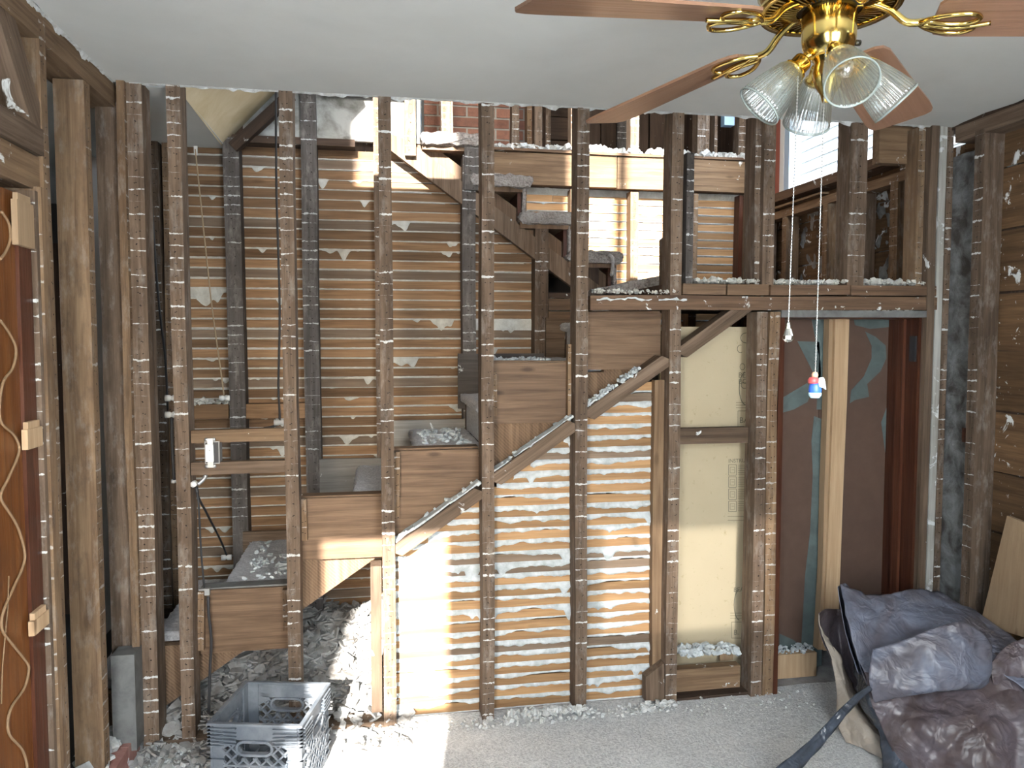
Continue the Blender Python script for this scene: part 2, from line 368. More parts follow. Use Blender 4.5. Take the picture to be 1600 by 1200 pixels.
# ceiling with a torn edge
edge = []
for i in range(61): t = i/60; edge.append((XL+.01+(XR+.015-XL-.01)*t, 3.205+.010*noise.noise(Vector((t*30, 1, 0)))+.006*noise.noise(Vector((t*90, 2, 0)))))
for i in range(1, 50): t = i/50; edge.append((XR+.015+.02*noise.noise(Vector((t*25, 4, 0)))+.012*noise.noise(Vector((t*80, 9, 0)))-.02, 3.2-3.66*t))
for i in range(0, 60): t = i/59; edge.append((XL+.004+.010*noise.noise(Vector((t*30, 7, 0)))+.008*noise.noise(Vector((t*100, 8, 0))), -.46+3.66*t))
ce = prism('ceiling', edge, ZC, ZC+.018, 'ceiling', None, 'Z'); struct(ce, 'smooth pale grey painted plaster ceiling with a torn edge', 'ceiling')
V, Fc = [], []
for (x0, y0, x1, y1, n) in ((XL+.06, 3.203, XR-.05, 3.203, 240), (XL+.004, 1.6, XL+.004, 3.2, 160)):
    b = len(V)
    for i in range(n+1):
        t = i/n; x = x0+(x1-x0)*t; y = y0+(y1-y0)*t; q = noise.noise(Vector((x*14, y*14, 0)))+.6*noise.noise(Vector((x*45, y*45, 2)))
        dn = .004+max(0, q)*.022; nx_, ny_ = (0, 1) if y0 == y1 else (-1, 0)
        V += [(x, y, ZC+.012), (x-nx_*.004, y-ny_*.004, ZC-.001), (x+nx_*.006, y+ny_*.006, ZC-dn)]
    for i in range(n):
        for k in range(2): a = b+i*3+k; Fc.append((a, a+1, a+4, a+3))
raw('torn_plaster_edge', V, Fc, 'debris', ce)
uf = boxm('floor_upper', (XL-.1, -.46, ZC+.02), (XR+.1, 3.24, ZU-.02), 'dark'); boxm('floor_edge', (-1.5, -.46, 2.67), (XL-.09, 3.28, ZU-.02), 'dark', uf); struct(uf, 'floor joists of the storey above the ceiling', 'floor')

# ---------------- partition of bare studs facing the room
wf = empty('wall_front', (.8, YF, 0)); struct(wf, 'open stud partition with exposed old studs in front of the stairs', 'wall')
SW, SD = .052, .10
for x, z0, m, ln in ((-.762, .0, 'stud', -.03), (-.345, .0, 'stud', .0), (.041, .0, 'stud', .0), (.462, .0, 'stud', .0), (.872, .0, 'stud', .0), (1.294, .0, 'stud', .0)):
    post('stud', x, YF, z0, ZC+.1, SW, SD, m, wf, lean=0)
post('stud', -.905, YF, 0.0, ZC+.1, .06, .11, 'stud', wf)                  # corner stud
post('stud', 1.704, YF, 0.0, 1.765, .052, SD, 'stud', wf)                   # beside the doorway
post('stud', 1.762, YF, 0.0, 1.765, .05, SD, 'stud_warm', wf)
post('stud', 1.722, YF, 1.885, ZC+.1, .055, SD, 'stud', wf); post('stud', 1.685, YF+.03, 1.885, ZC+.1, .03, SD, 'stud', wf)
post('stud', 2.158, YF, 1.885, ZC+.1, .085, SD, 'stud', wf)
# short studs standing on the header near the newel
post('stud', 1.285, YF+.02, 1.835, 2.07, .035, .06, 'stud_warm', wf)
post('stud', 1.365, YF+.035, 1.885, 2.46, .035, .06, 'stud_grey', wf)
# header and landing blocks
rail('header', .905, 2.575, YF-.004, 1.768, 1.829, .10, 'beam', wf, dz=.012)
for x0, x1 in ((1.322, 1.522), (1.530, 1.728), (1.736, 2.125), (2.130, 2.568)):
    rail('header_block', x0, x1, YF-.006, 1.838+.006*(x0-1.3), 1.884+.006*(x0-1.3), .095, 'panel' if x0 < 1.7 else 'beam', wf)
timber('plaster_streak', (.93, YF-.006, 1.812), (1.34, YF-.006, 1.816), .007, .005, 'plaster', wf, wob=.0032, seg=26)
# end of the partition beside the outside wall
M['whitewash'] = wood('whitewashed_strip', rgb(.46, .46, .43), rgb(.26, .24, .21), splat=.7, knots=.1)
for x, w, m, y in ((2.534, .040, 'old', YF-.012), (2.583, .036, 'whitewash', YF-.004), (2.625, .034, 'stud', YF+.004)):
    post('stud', x, y, 0, ZC+.02, w, .10, m, wf)
rail('top_plate', 2.33, 2.53, YF+.10, 2.47, 2.64, .05, 'old_warm', wf)
post('stud', 2.492, YF+.02, 1.89, ZC, .035, .09, 'stud_warm', wf)
# plates and rails between studs
rail('switch_rail', at(298, 680, YF).x, -.371, YF+.002, at(380, 690, YF).z, at(380, 671, YF).z, .045, 'old_warm', wf)
rail('switch_rail', at(298, 730, YF).x, -.371, YF+.002, at(380, 740, YF).z, at(380, 722, YF).z, .045, 'old', wf)
rail('cross_rail', 1.320, 1.665, YF+.04, at(1110, 693, 3.24).z, at(1110, 669, 3.24).z, .05, 'old', wf)
rail('bottom_rail', 1.295, 1.64, YF+.03, at(1100, 1078, 3.23).z, at(1100, 1044, 3.23).z, .05, 'old_warm', wf)
rail('sole_plate', -.9, .015, YF+.0, -.02, .03, .1, 'old', wf); rail('sole_plate', 1.3, 1.79, YF+.02, -.03, .012, .1, 'dark', wf)
# board against the lath end and a bevelled block at its foot
post('end_board', at(1030, 800, 3.27).x, 3.262, .03, 1.46, .058, .04, 'old_warm', wf)
prism('foot_block', [(at(1007, 1100, 3.23).x, .012), (at(1036, 1100, 3.23).x, .012), (at(1036, 1034, 3.23).x, at(1036, 1034, 3.23).z), (at(1007, 1056, 3.23).x, at(1007, 1056, 3.23).z)], 3.215, 3.262, 'old', wf)
post('nailer', -.012, YF+.03, .06, at(590, 885, 3.23).z, .045, .09, 'old', wf)
for x in (.85, .835): pass
# sloping plate under the stair line (blocks between studs)
def line_z(x): return .668+.672*x
for x0, x1, zo in ((.067, .436, 0), (.488, .846, .004), (.898, 1.268, .0), (1.320, 1.672, -.015)):
    timber('sloping_plate', (x0, YF+.055, line_z(x0)+.035+zo), (x1, YF+.055, line_z(x1)+.035+zo), .058, .09, 'old', wf, cut0=.038, cut1=.038)
# plaster lying on the sloping plate
sp = []
for x0, x1, n in ((.07, .43, 25), (.49, .84, 25), (.90, 1.15, 110)):
    for _ in range(n):
        x = R.uniform(x0, x1); s = R.uniform(.005, .016)
        sp.append(((x, R.uniform(3.215, 3.298), line_z(x)+.074+R.random()*.008), s, s*.7, .6))
o = chips('plaster_crumbs', sp, 'plaster', wf); o['kind'] = 'stuff'
for x0, x1, in ((.07, .43), (.49, .842), (.90, 1.0)):
    timber('plaster_ridge', (x0, YF+.062, line_z(x0)+.074), (x1, YF+.062, line_z(x1)+.074), .008, .066, 'plaster', wf, wob=.003, seg=8)
# laths of the under-stair wall
P1 = .0505
ends = (.85, 1.225)
keyrows = []
k = 0
z = -.004
while z < 1.44:
    x0 = max(.062, (z-.668)/.672+.01); j = 1.225
    if x0 < 1.18:
        sp_ = .46 if k % 2 else .87
        for a, b in ((x0, sp_), (max(x0, sp_+.004), j)):
            if b-a > .03: rail('lath', a, b, 3.302+R.uniform(0, .0015), z, z+.040,   .008, 'lath_grey' if k in (5, 12, 13, 22, 27) else 'lath_warm', wf, wob=.0007, seg=3)
        keyrows.append((x0, j, z))
    z += P1; k += 1
strips('plaster_keys', keyrows, 3.3035, 'plaster', wf, base=.005, sag=.0135, amp=.036, out=.007, step=.0055, freq=3.6, blob=.20)
# crumbs on header and blocks
o = chips('plaster_crumbs', crumbs_on(.93, 1.30, 3.20, 3.28, 1.842, 150, .003, .012)+crumbs_on(1.4, 1.70, 3.20, 3.7, 1.895, 800, .004, .018)+crumbs_on(1.76, 2.11, 3.2, 3.6, 1.893, 800, .004, .018)+crumbs_on(2.2, 2.55, 3.2, 3.6, 1.896, 800, .004, .02), 'plaster_dull', wf); o['kind'] = 'stuff'
rail('ledge', 1.33, 2.56, 3.30, 1.86, 1.897, .34, 'dark', wf)

# ---------------- doorway in the partition
d1 = empty('door_1', (2.15, YF+.1, 0)); struct(d1, 'boarded up doorway with dark red jamb under the landing header', 'doorway')
XD0, XD1 = 1.80, 2.50
boxm('jamb', (XD0-.012, YF+.005, .0), (XD0+.014, YF+.14, 1.765), 'red', d1)
timber('head_trim', (XD0-.01, YF+.03, 1.757), (XD1+.02, YF+.03, 1.760), .032, .08, 'grey_paint', d1, face=(0, -1, 0))
boxm('jamb', (2.498, 3.215, 0), (2.512, 3.43, 1.745), 'red', d1); boxm('jamb_stop', (2.484, 3.30, 0), (2.498, 3.35, 1.745), 'red', d1); boxm('jamb_head', (1.82, 3.24, 1.738), (2.5, 3.43, 1.752), 'red', d1)
boxm('hinge', (2.488, 3.225, at(1432, 565, 3.22).z), (2.498, 3.262, at(1432, 525, 3.22).z), 'iron', d1)
o = chips('plaster_crumbs', crumbs_on(XD0+.02, XD1-.02, 3.20, 3.24, 1.772, 160, .004, .016), 'plaster_dull', d1); o['kind'] = 'stuff'
def brownboard():
    g = G('brown_board_with_adhesive'); v = g.coords()
    big = g.noise(g.vm('MULTIPLY', v, (3.4, 3.4, 1.5)), 1.4, 4, .5, 1.8)
    m = g.step(big, .545, .565)
    nn = g.noise(v, 14, 5, .6)
    c = g.mix(g.step(nn, .3, .7), rgb(.085, .05, .036), rgb(.105, .063, .045))
    
    g.set(g.b.inputs['Base Color'], c); g.b.inputs['Roughness'].default_value = .65; g.bump(nn, .15, .004); return g.m
M['board'] = brownboard()
b1 = boxm('wall_board', (1.815, 3.43, .12), (2.13, 3.445, 1.745), 'board', d1)
b2 = boxm('wall_board', (2.134, 3.43, .12), (2.51, 3.445, 1.745), 'board', d1)
# smears of adhesive on the boards
M['adhesive'] = plain('blue_grey_adhesive', rgb(.105, .14, .14), .55, alt=rgb(.075, .10, .10), scale=10, bump=.25, bscale=40)
def smear(pts, parent=d1):
    P = [at(px, py, 3.4285) for px, py in pts]
    n = len(P); V = [(p.x, 3.4285, p.z) for p in P]+[(p.x, 3.4300, p.z) for p in P]
    raw('adhesive_smear', V, [tuple(range(n)), tuple(range(2*n-1, n-1, -1))]+[(i, (i+1) % n, n+(i+1) % n, n+i) for i in range(n)], 'adhesive', parent)
smear([(1246, 533), (1280, 534), (1283, 590), (1276, 592), (1262, 565)])
smear([(1222, 622), (1262, 598), (1268, 612), (1262, 628), (1240, 640), (1222, 645)])
smear([(1352, 518), (1368, 526), (1384, 540), (1385, 560), (1376, 580), (1355, 600), (1358, 620), (1336, 625), (1328, 630), (1330, 610), (1350, 588), (1362, 560), (1362, 540)])
smear([(1388, 630), (1398, 640), (1398, 700), (1394, 738), (1384, 712), (1377, 660)])
smear([(1272, 650), (1284, 655), (1284, 760), (1284, 1010), (1284, 1040), (1218, 1052), (1218, 990), (1240, 1000), (1252, 1010), (1258, 900), (1266, 830), (1270, 740), (1268, 690)])
smear([(1268, 498), (1288, 498), (1288, 560), (1284, 640), (1276, 640), (1280, 560)])
smear([(1334, 498), (1404, 498), (1400, 510), (1360, 514), (1336, 508)])
bb = boxm('base_strip', (1.815, 3.35, .0), (2.10, 3.40, .118), 'pale', d1)
o = chips('plaster_crumbs', crumbs_on(1.82, 2.1, 3.35, 3.42, .12, 90, .005, .016), 'plaster', d1); o['kind'] = 'stuff'
br = empty('pine_brace', (2.045, 3.36, .12)); tag(br, 'new pale pine upright standing in the boarded doorway', 'timber')
xb0, xb1 = at(1290, 700, 3.36).x, at(1324, 700, 3.36).x
post('plank', (xb0+xb1)/2+.012, 3.355, .12, 1.745, .072, .06, 'pale', br, lean=.018)
post('side_plank', (xb0+xb1)/2-.034, 3.37, .12, 1.745, .02, .045, 'ply', br, lean=.018)

# ---------------- printed board in the bay beside the doorway
def foam():
    g = G('tan_printed_board'); v = g.coords()
    c = g.mix(g.noise(v, 6, 4), rgb(.44, .37, .25), rgb(.50, .43, .30))
    c = g.mix(g.step(g.noise(v, 40, 4, .7), .62, .75), c, rgb(.36, .29, .17))
    g.set(g.b.inputs['Base Color'], c); g.b.inputs['Roughness'].default_value = .35; return g.m
M['foam'] = foam(); M['ink'] = plain('grey_print_ink', rgb(.16, .15, .11), .7)
YP = 3.40
pb = boxm('printed_board', (1.30, YP, .0), (1.80, YP+.02, 1.70), 'foam'); tag(pb, 'tan printed sheathing board filling the bay beside the doorway', 'board')
def text(body, px, py, hpx, rot=0.0):
    c = bpy.data.curves.new('print', 'FONT'); c.body = body; c.size = hpx/ (1200/3.5)*1.35; c.extrude = .0002
    o = bpy.data.objects.new('print', c); COL.objects.link(o); c.materials.append(M['ink']); o.parent = pb
    p = at(px, py, YP-.0006); me = bpy.data.meshes.new_from_object(o); bpy.data.objects.remove(o); o = bpy.data.objects.new('printed_word', me); COL.objects.link(o); o.parent = pb; mw = Matrix.Translation(p) @ Matrix.Rotation(PI/2, 4, 'X'); o.matrix_basis = world_of(pb).inverted() @ mw; return o
def ink_lines(segs, name='print_lines'):
    V, Fc = [], []
    for (ax, ay), (bx, by), wpx in segs:
        a, b = at(ax, ay, YP-.0005), at(bx, by, YP-.0005); d = (b-a); L = d.length or 1e-4; n = Vector((-d.z, 0, d.x))/L*(wpx/2/350)
        q = len(V); V += [a+n, b+n, b-n, a-n]; Fc.append((q, q+1, q+2, q+3))
    o = raw(name, V, Fc, 'ink', pb); o['kind'] = 'stuff'; return o
text('BEAR', 1153.5, 590, 9); text('BOARD', 1153.5, 600, 9); text('BATTS', 1155, 661, 10); text('INSTRUCTIONS', 1138, 723, 6.5); text('BEAR', 1146, 925, 8); text('B.', 1146, 992, 9)
sg = []
def arc(cx, cy, rx, ry, a0, a1, w=1.2, n=10):
    for i in range(n):
        t0 = math.radians(a0+(a1-a0)*i/n); t1 = math.radians(a0+(a1-a0)*(i+1)/n)
        sg.append(((cx+rx*math.cos(t0), cy-ry*math.sin(t0)), (cx+rx*math.cos(t1), cy-ry*math.sin(t1)), w))
def frame(x0, y0, x1, y1, w=1.0):
    sg.extend([((x0, y0), (x1, y0), w), ((x1, y0), (x1, y1), w), ((x1, y1), (x0, y1), w), ((x0, y1), (x0, y0), w)])
arc(1166, 607, 11, 26, 100, 262, 1.6); arc(1163, 602, 5, 5, 0, 360, 1.0); arc(1160, 573, 4, 5, 0, 360, 1.0); arc(1166, 528, 9, 8, 30, 330, 1.2); arc(1157, 545, 5, 6, 300, 70, 1.2)
for i in range(3): sg.append(((1150, 629+4*i), (1172, 629+4*i), .9))
frame(1153, 642, 1172, 668)
for i in range(4):
    y = 726+19*i; frame(1138.5, y, 1150.5, y+16.5, .9); frame(1141, y+4, 1148, y+13, .7); sg.append(((1143, y+8), (1147, y+8), .7))
    for q in range(6): sg.append(((1153, y+1+2.8*q), (1167-R.random()*3, y+1+2.8*q), .7))
for y in (807, 813): sg.append(((1137, y), (1168, y), .9))
arc(1156, 945, 9, 24, 95, 265, 1.5); frame(1143, 972, 1160, 997); frame(1128, 1076, 1140, 1098, .9); frame(1132, 1076, 1136, 1090, .7)
for i in range(3): sg.append(((1141, 958+4*i), (1160, 958+4*i), .8))
ink_lines(sg)
tt = prism('torn_tab', [(at(1124, 1010, 3.36).x, at(1124, 1010, 3.36).z), (at(1145, 1007, 3.36).x, at(1145, 1007, 3.36).z), (at(1144, 1030, 3.36).x, at(1144, 1030, 3.36).z), (at(1124, 1032, 3.36).x, at(1124, 1032, 3.36).z)], 3.352, 3.366, 'ply', pb)
bc = chips('plaster_crumbs', crumbs_on(1.32, 1.64, 3.23, 3.34, .19, 160, .006, .026), 'plaster', wf); bc['kind'] = 'stuff'

# ---------------- middle wall between the two flights
wm = empty('wall_middle', (0, YC, 0)); struct(wm, 'lath wall with grey studs behind the lower stair flight', 'wall')
def up_z(x): return 2.69 - .713*x       # lower edge of the upper stringer at Y=4.12
for x, z0, z1, m, w in ((-1.09, 0, 2.66, 'stud', .055), (-.716, 0, 2.66, 'stud_grey', .078), (-.332, 0, 2.95, 'stud_grey', .078), (.02, .9, 2.9, 'stud', .05), (.496, 0, 2.62, 'stud_grey', .072), (.893, 1.5, 2.28, 'stud', .075)):
    post('stud', x, YC-.005, z0, z1, w, .10, m, wm, lean=-.015 if x < -.5 else 0)
post('stud', -1.035, YC+.02, 0, 2.66, .03, .08, 'stud_warm', wm); 
P2 = .0525
rows2 = []; z = .02; k = 0
while z < 2.62:
    xm = min(1.28, (2.69-z+.03)/.713) if z > 1.7 else 1.28
    if z > 1.84: xm = min(xm, .93)
    cuts = sorted({-1.4, -.72, -.33, .03, .496, .893})
    s0 = -.72 if k % 3 == 0 else (.03 if k % 3 == 1 else .496)
    a = -1.22
    for b in (s0, xm):
        b = min(b, xm)
        if b-a > .05: rail('lath', a, b-.003, 4.226+R.uniform(0, .002), z, z+.0465, .008, 'lath_grey' if k % 11 in (4, 9) else 'lath', wm, wob=.0008, seg=3)
        a = b
    rows2.append((-1.2, xm, z)); z += P2; k += 1
strips('plaster_keys', rows2, 4.2275, 'plaster_dull', wm, base=.0025, sag=-.008, amp=.024, out=.0045, step=.008, freq=3.0, seed=4.0, blob=.20)
rail('top_plate', -1.5, -.1, 4.14, 2.645, 2.68, .1, 'dark', wm)
# plaster backing so that no light leaks between laths
boxm('plaster_backing', (-1.22, 4.236, .0), (.14, 4.25, 2.62), 'plaster_dull', wm)
prism('plaster_backing', [(.14, 0), (1.3, 0), (1.3, 1.72), (.93, 1.86), (.93, 1.98), (.14, 2.55)], 4.236, 4.25, 'plaster_dull', wm)
boxm('void_shade_panel', (.2, 4.75, 0), (1.24, 4.77, 2.03), 'dark_room', wm); boxm('void_shade_panel', (1.24, 4.25, 0), (1.26, 4.77, 1.88), 'dark_room', wm)  # black panels painted in as the shade under the upper flight
# mouldy plaster strip above the laths
boxm('plaster_band', (-.66, 4.17, 2.68), (.24, 4.20, 2.93), 'mould', wm)
rail('band_board', -.28, .16, 4.13, 2.905, 2.935, .05, 'dark', wm); rail('band_board', -.3, .22, 4.15, 2.94, 3.05, .06, 'old', wm)
timber('brace', at(365, 232, 4.12), at(455, 148, 4.12), .05, .06, 'dark', wm)
post('stud', .185, 4.10, 2.6, 3.3, .055, .1, 'stud_warm', wm)
# grey skirt boards where the treads meet the wall
def skirt(x0, y0, x1, y1, mat, yy=4.105):
    a, b = at(x0, y1, yy), at(x1, y0, yy); rail('skirt_board', a.x, b.x, yy, a.z, b.z, .02, mat, wm)
M['greywash'] = wood('grey_washed_board', rgb(.34, .325, .30), rgb(.20, .185, .168), knots=.2, splat=.15)
skirt(500, 715, 600, 790, 'greywash'); skirt(615, 655, 735, 720, 'greywash'); skirt(716, 553, 800, 640, 'old_grey'); skirt(775, 552, 850, 575, 'old_grey'); skirt(380, 828, 470, 880, 'old'); skirt(853, 497, 915, 570, 'old'); skirt(245, 950, 300, 1000, 'dark')
boxm('plaster_patch', (at(738, 515, 4.222).x, 4.219, at(738, 516, 4.222).z), (at(834, 515, 4.222).x, 4.227, at(834, 500, 4.222).z), 'plaster_dull', wm)
rail('fire_block', -.70, -.36, 4.14, at(330, 655, 4.15).z, at(330, 632, 4.15).z, .08, 'lath', wm)
o = chips('plaster_crumbs', crumbs_on(-.99, -.76, 4.14, 4.2, at(330, 632, 4.15).z, 60, .008, .03), 'plaster_dull', wm); o['kind'] = 'stuff'
rail('fire_block', -1.0, -.755, 4.14, at(330, 655, 4.15).z, at(330, 632, 4.15).z, .08, 'lath', wm)
# boards below the landing, right of the middle stud
for a, b, m in ((1.865, 1.90, 'dark'), (1.80, 1.865, 'panel'), (1.70, 1.795, 'panel'), (1.52, 1.695, 'panel')):
    rail('landing_board', .93, 1.30, 4.12, a, b-.004, .03, m, wm)

# hall ceiling and sloping soffit on the left
ch = boxm('ceiling_hall', (-3.5, 3.26, ZC+.005), (-.752, 4.22, ZC+.03), 'ceiling'); struct(ch, 'grey plaster hall ceiling behind the corner stud', 'ceiling')
sf = raw('ceiling_slope', [(-.755, 3.28, ZC), (-.762, 4.16, ZC), (-.18, 4.16, ZC+.62), (-.18, 3.28, ZC+.62), (-.76, 3.28, ZC+.03), (-.77, 4.16, ZC+.03), (-.2, 4.16, ZC+.66), (-.2, 3.28, ZC+.66)],
         [(0, 1, 2, 3), (7, 6, 5, 4), (0, 4, 5, 1), (1, 5, 6, 2), (2, 6, 7, 3), (3, 7, 4, 0)], 'cream'); struct(sf, 'sloping cream plaster soffit above the left stair bay', 'ceiling')

# ---------------- back wall behind the upper flight
wb = empty('wall_back', (1.6, YB, 0)); struct(wb, 'sunlit back wall of laths and wide boards behind the upper flight', 'wall')
for x, w in ((.98, .05), (1.33, .05), (1.76, .055), (2.19, .06), (2.60, .055)):
    post('stud', x, YB, 1.5, 2.66, w, .09, 'stud_warm', wb)
post('stud', 2.55, YB+.01, 1.5, 2.66, .03, .08, 'red', wb)
rail('wide_board', .30, 1.62, YB-.03, 2.675, 2.885, .05, 'old_warm', wb); rail('wide_board', 1.625, 2.66, YB-.03, 2.67, 2.885, .05, 'old_warm', wb)
rail('cap_strip', .30, 2.66, YB-.05, 2.888, 2.905, .12, 'beam', wb)
z = 1.55; rows3 = []; k = 0
while z < 2.63:
    s0 = (1.2, 1.76, 2.2)[k % 3]
    for a, b in ((.2, s0), (s0+.003, 2.7)): rail('lath', a, b, 5.212, z, z+.045, .008, 'lath_warm', wb, wob=.0008, seg=2)
    rows3.append((.2, 2.7, z)); z += .0575; k += 1
strips('plaster_keys', rows3, 5.2135, 'plaster', wb, base=.004, sag=.000, amp=.020, out=.004, step=.010, freq=3.3, seed=9.0)
boxm('plaster_backing', (-.3, 5.225, 1.0), (2.7, 5.24, 2.9), 'plaster_dull', wb)
ufb = boxm('floor_upper_back', (-1.5, 5.145, ZU-.22), (2.75, 7.2, ZU-.012), 'dark'); struct(ufb, 'upper floor beyond the stairwell strewn with plaster', 'floor')
o = chips('plaster_debris', crumbs_on(.62, 2.6, 5.08, 5.35, ZU, 1500, .008, .045), 'debris', ufb); o['kind'] = 'stuff'
# upper storey studs
us = empty('wall_upper', (1.2, YB, ZU)); struct(us, 'open stud wall of the upper storey above the back wall', 'wall')
for px, w, dy, m in ((697, .06, .03, 'stud'), (706, .03, .08, 'stud_warm'), (805, .05, 0, 'stud'), (829, .03, .04, 'stud_warm'), (840, .05, -.03, 'stud'), (862, .035, .1, 'stud'), (898, .05, 0, 'stud'), (992, .06, 0, 'stud'), (1096, .06, 0, 'stud'), (1110, .03, .05, 'stud'), (1122, .02, .03, 'stud'), (1160, .05, 0, 'stud')):
    post('stud', at(px, 200, YB).x, YB+dy, ZU, 3.9, w, .09, m, us)
pl = empty('wall_upper_far', (1.5, 6.25, ZU)); struct(pl, 'dark plank wall of the room upstairs beyond the studs', 'wall')
for i in range(7): rail('plank', .6, 2.0, 6.25+R.uniform(0, .008), 2.9+.19*i, 3.08+.19*i, .02, 'dark', pl)
for i in range(10): post('plank', 1.62+.135*i, 6.15+R.uniform(-.02, .02), 2.9, 4.4, .125, .02, 'dark' if i % 3 else 'stud_grey', pl)
chm = empty('chimney', (.75, 5.75, ZU)); tag(chm, 'red brick chimney standing upstairs beyond the top stair tread', 'chimney')
boxm('mortar_core', (.36, 5.757, ZU-.01), (1.22, 6.2, 4.2), 'mortar', chm)
bme = None
for r in range(10):
    for c in range(6):
        x = .36+.215*c-(.107 if r % 2 else 0); x0, x1 = max(.36, x), min(1.22, x+.20)
        if x1-x0 < .04: continue
        boxm('brick', (x0, 5.745+R.uniform(0, .008), ZU+.078*r), (x1, 5.80, ZU+.078*r+.064), 'brick', chm)
M['foil'] = plain('blue_white_sheeting', rgb(.75, .80, .86), .4, alt=rgb(.16, .36, .68), scale=9, bump=.5, bscale=14)
fo = boxm('plastic_sheeting', (.05, 6.05, ZU), (.36, 6.07, 3.9), 'foil'); tag(fo, 'pale blue and white plastic sheeting left of the brick chimney', 'sheet')
bl = boxm('blue_box', at(1132, 195, 5.08).xyz, (at(1148, 178, 5.08).x, 5.14, at(1148, 178, 5.08).z), plain('blue_plastic', rgb(.22, .36, .52), .35)); tag(bl, 'small blue plastic outlet box hung high on the upper studs', 'outlet box')

# ---------------- right outside wall
wr = empty('wall_right', (XR, 2.5, 0)); struct(wr, 'outside wall of bare studs over rough plaster spattered sheathing', 'wall')
zed = [-.02, .25, .52, .78, 1.05, 1.32, 1.59, 1.85, 2.12, 2.39, 2.60]
for i in range(len(zed)-1):
    raily('sheathing_board', .6, 3.22, XR+.10+R.uniform(0, .006), zed[i]+.004, zed[i+1]-.004, .02, 'sheath', wr, wob=.003)
for i in range(len(zed)-1):
    if zed[i] > 1.7: raily('sheathing_board', 3.24, 5.2, XR+.10+R.uniform(0, .006), zed[i]+.004, min(zed[i+1], 2.56)-.004, .02, 'sheath', wr, wob=.003)
def wpost(y, z0, z1, w, d, m, x=XR): return timber('stud', (x+d/2, y, z0), (x+d/2, y, z1), w, d, m, wr, face=(-1, 0, 0))
wpost(3.018, 0, 2.56, .055, .10, 'stud'); wpost(2.60, 0, 2.56, .055, .10, 'stud'); pass
raily('top_plate', 1.2, 3.17, XR, 2.54, 2.612, .10, 'old', wr)
raily('top_plate', 1.2, 3.3, XR+.01, 2.605, 2.70, .12, 'dark', wr)
rail('wall_block', XR+.02, XR+.095, 3.07, at(1505, 690, 3.08).z, at(1505, 668, 3.08).z, .02, 'red', wr)
# mortar and insulation in the narrow gap beside the corner
M['insul'] = plain('grey_mortar_fill', rgb(.25, .26, .26), .95, alt=rgb(.07, .062, .055), scale=9, bump=.9, bscale=40)
zz = 0
V, Fc = [], []
for i in range(60):
    z = 2.5*i/59
    for j in range(7):
        y = 3.05+.26*j/6; V.append((XR+.075-.03*max(0, noise.noise(Vector((y*18, z*9, 1))))-.015*noise.noise(Vector((y*60, z*40, 4))), y, z))
for i in range(59):
    for j in range(6): a = i*7+j; Fc.append((a, a+1, a+8, a+7))
raw('mortar_fill', V, Fc, 'insul', wr, True)
# landing side: rails, sill, studs
raily('wall_rail', 3.32, 4.98, XR, 2.44, 2.49, .09, 'old_warm', wr)
raily('window_sill', 3.55, 4.95, XR-.02, 2.545, 2.60, .14, 'beam', wr)
raily('sill_strip', 4.2, 4.75, XR-.03, 2.500, 2.515, .05, 'old_warm', wr)
for y, w, m in ((4.66, .05, 'stud_warm'), (4.20, .05, 'stud_warm'), (3.88, .05, 'stud'), (3.58, .06, 'stud_warm'), (3.40, .06, 'stud'), (4.95, .06, 'stud')):
    wpost(y, 1.9, 2.45, w, .09, m)
wpost(3.50, 2.45, 3.9, .10, .10, 'stud'); wpost(4.93, 2.45, 3.9, .10, .09, 'stud'); wpost(3.62, 2.6, 3.9, .03, .10, 'dark')
V, Fc = [], []
rows_ = []
for y0, y1 in ((3.66, 3.85), (3.92, 4.17), (4.25, 4.62)):
    b = len(V)
    for i in range(19):
        for j in range(17):
            y = y0+(y1-y0)*i/18; z = 1.95+.49*j/16
            q = noise.noise(Vector((y*7, z*7, 3)))+.5*noise.noise(Vector((y*22, z*22, 1)))
            V.append((XR+.102-max(-.01, q)*.05+.008, y, z))
    for i in range(18):
        for j in range(16): a = b+i*17+j; Fc.append((a, a+1, a+18, a+17))
raw('mortar_fill', V, Fc, 'insul', wr, True)
# window beside the landing
w1 = empty('window_1', (XR+.1, 4.15, 2.6)); struct(w1, 'bright landing window with white and red frame behind the fan chains', 'window')
M['win_white'] = plain('window_white_paint', rgb(.72, .72, .70), .5); M['win_blue'] = plain('window_pale_blue', rgb(.40, .52, .66), .5)
M['win_red'] = plain('red_primer', rgb(.33, .10, .07), .6)
def glass(name, tint=(1, 1, 1, 1), mixv=.06):
    g = G(name); tr = g.n('BsdfTransparent', {0: tint}); gl = g.n('BsdfGlossy', {0: rgb(1, 1, 1), 1: .02})
    mx = g.n('MixShader', {0: mixv, 1: tr.outputs[0], 2: gl.outputs[0]}); g.t.links.new(mx.outputs[0], g.out.inputs[0]); return g.m
M['pane'] = glass('window_glass')
for y, w, m in ((4.83, .07, 'win_red'), (4.765, .05, 'win_white'), (4.70, .06, 'win_blue'), (3.70, .05, 'win_white')):
    boxm('frame', (XR+.03, y-w/2, 2.60), (XR+.11, y+w/2, 3.9), m, w1)
boxm('frame', (XR+.02, 3.66, 2.585), (XR+.12, 4.86, 2.615), 'win_white', w1)
boxm('pane', (XR+.085, 3.72, 2.615), (XR+.09, 4.68, 3.9), 'pane', w1)
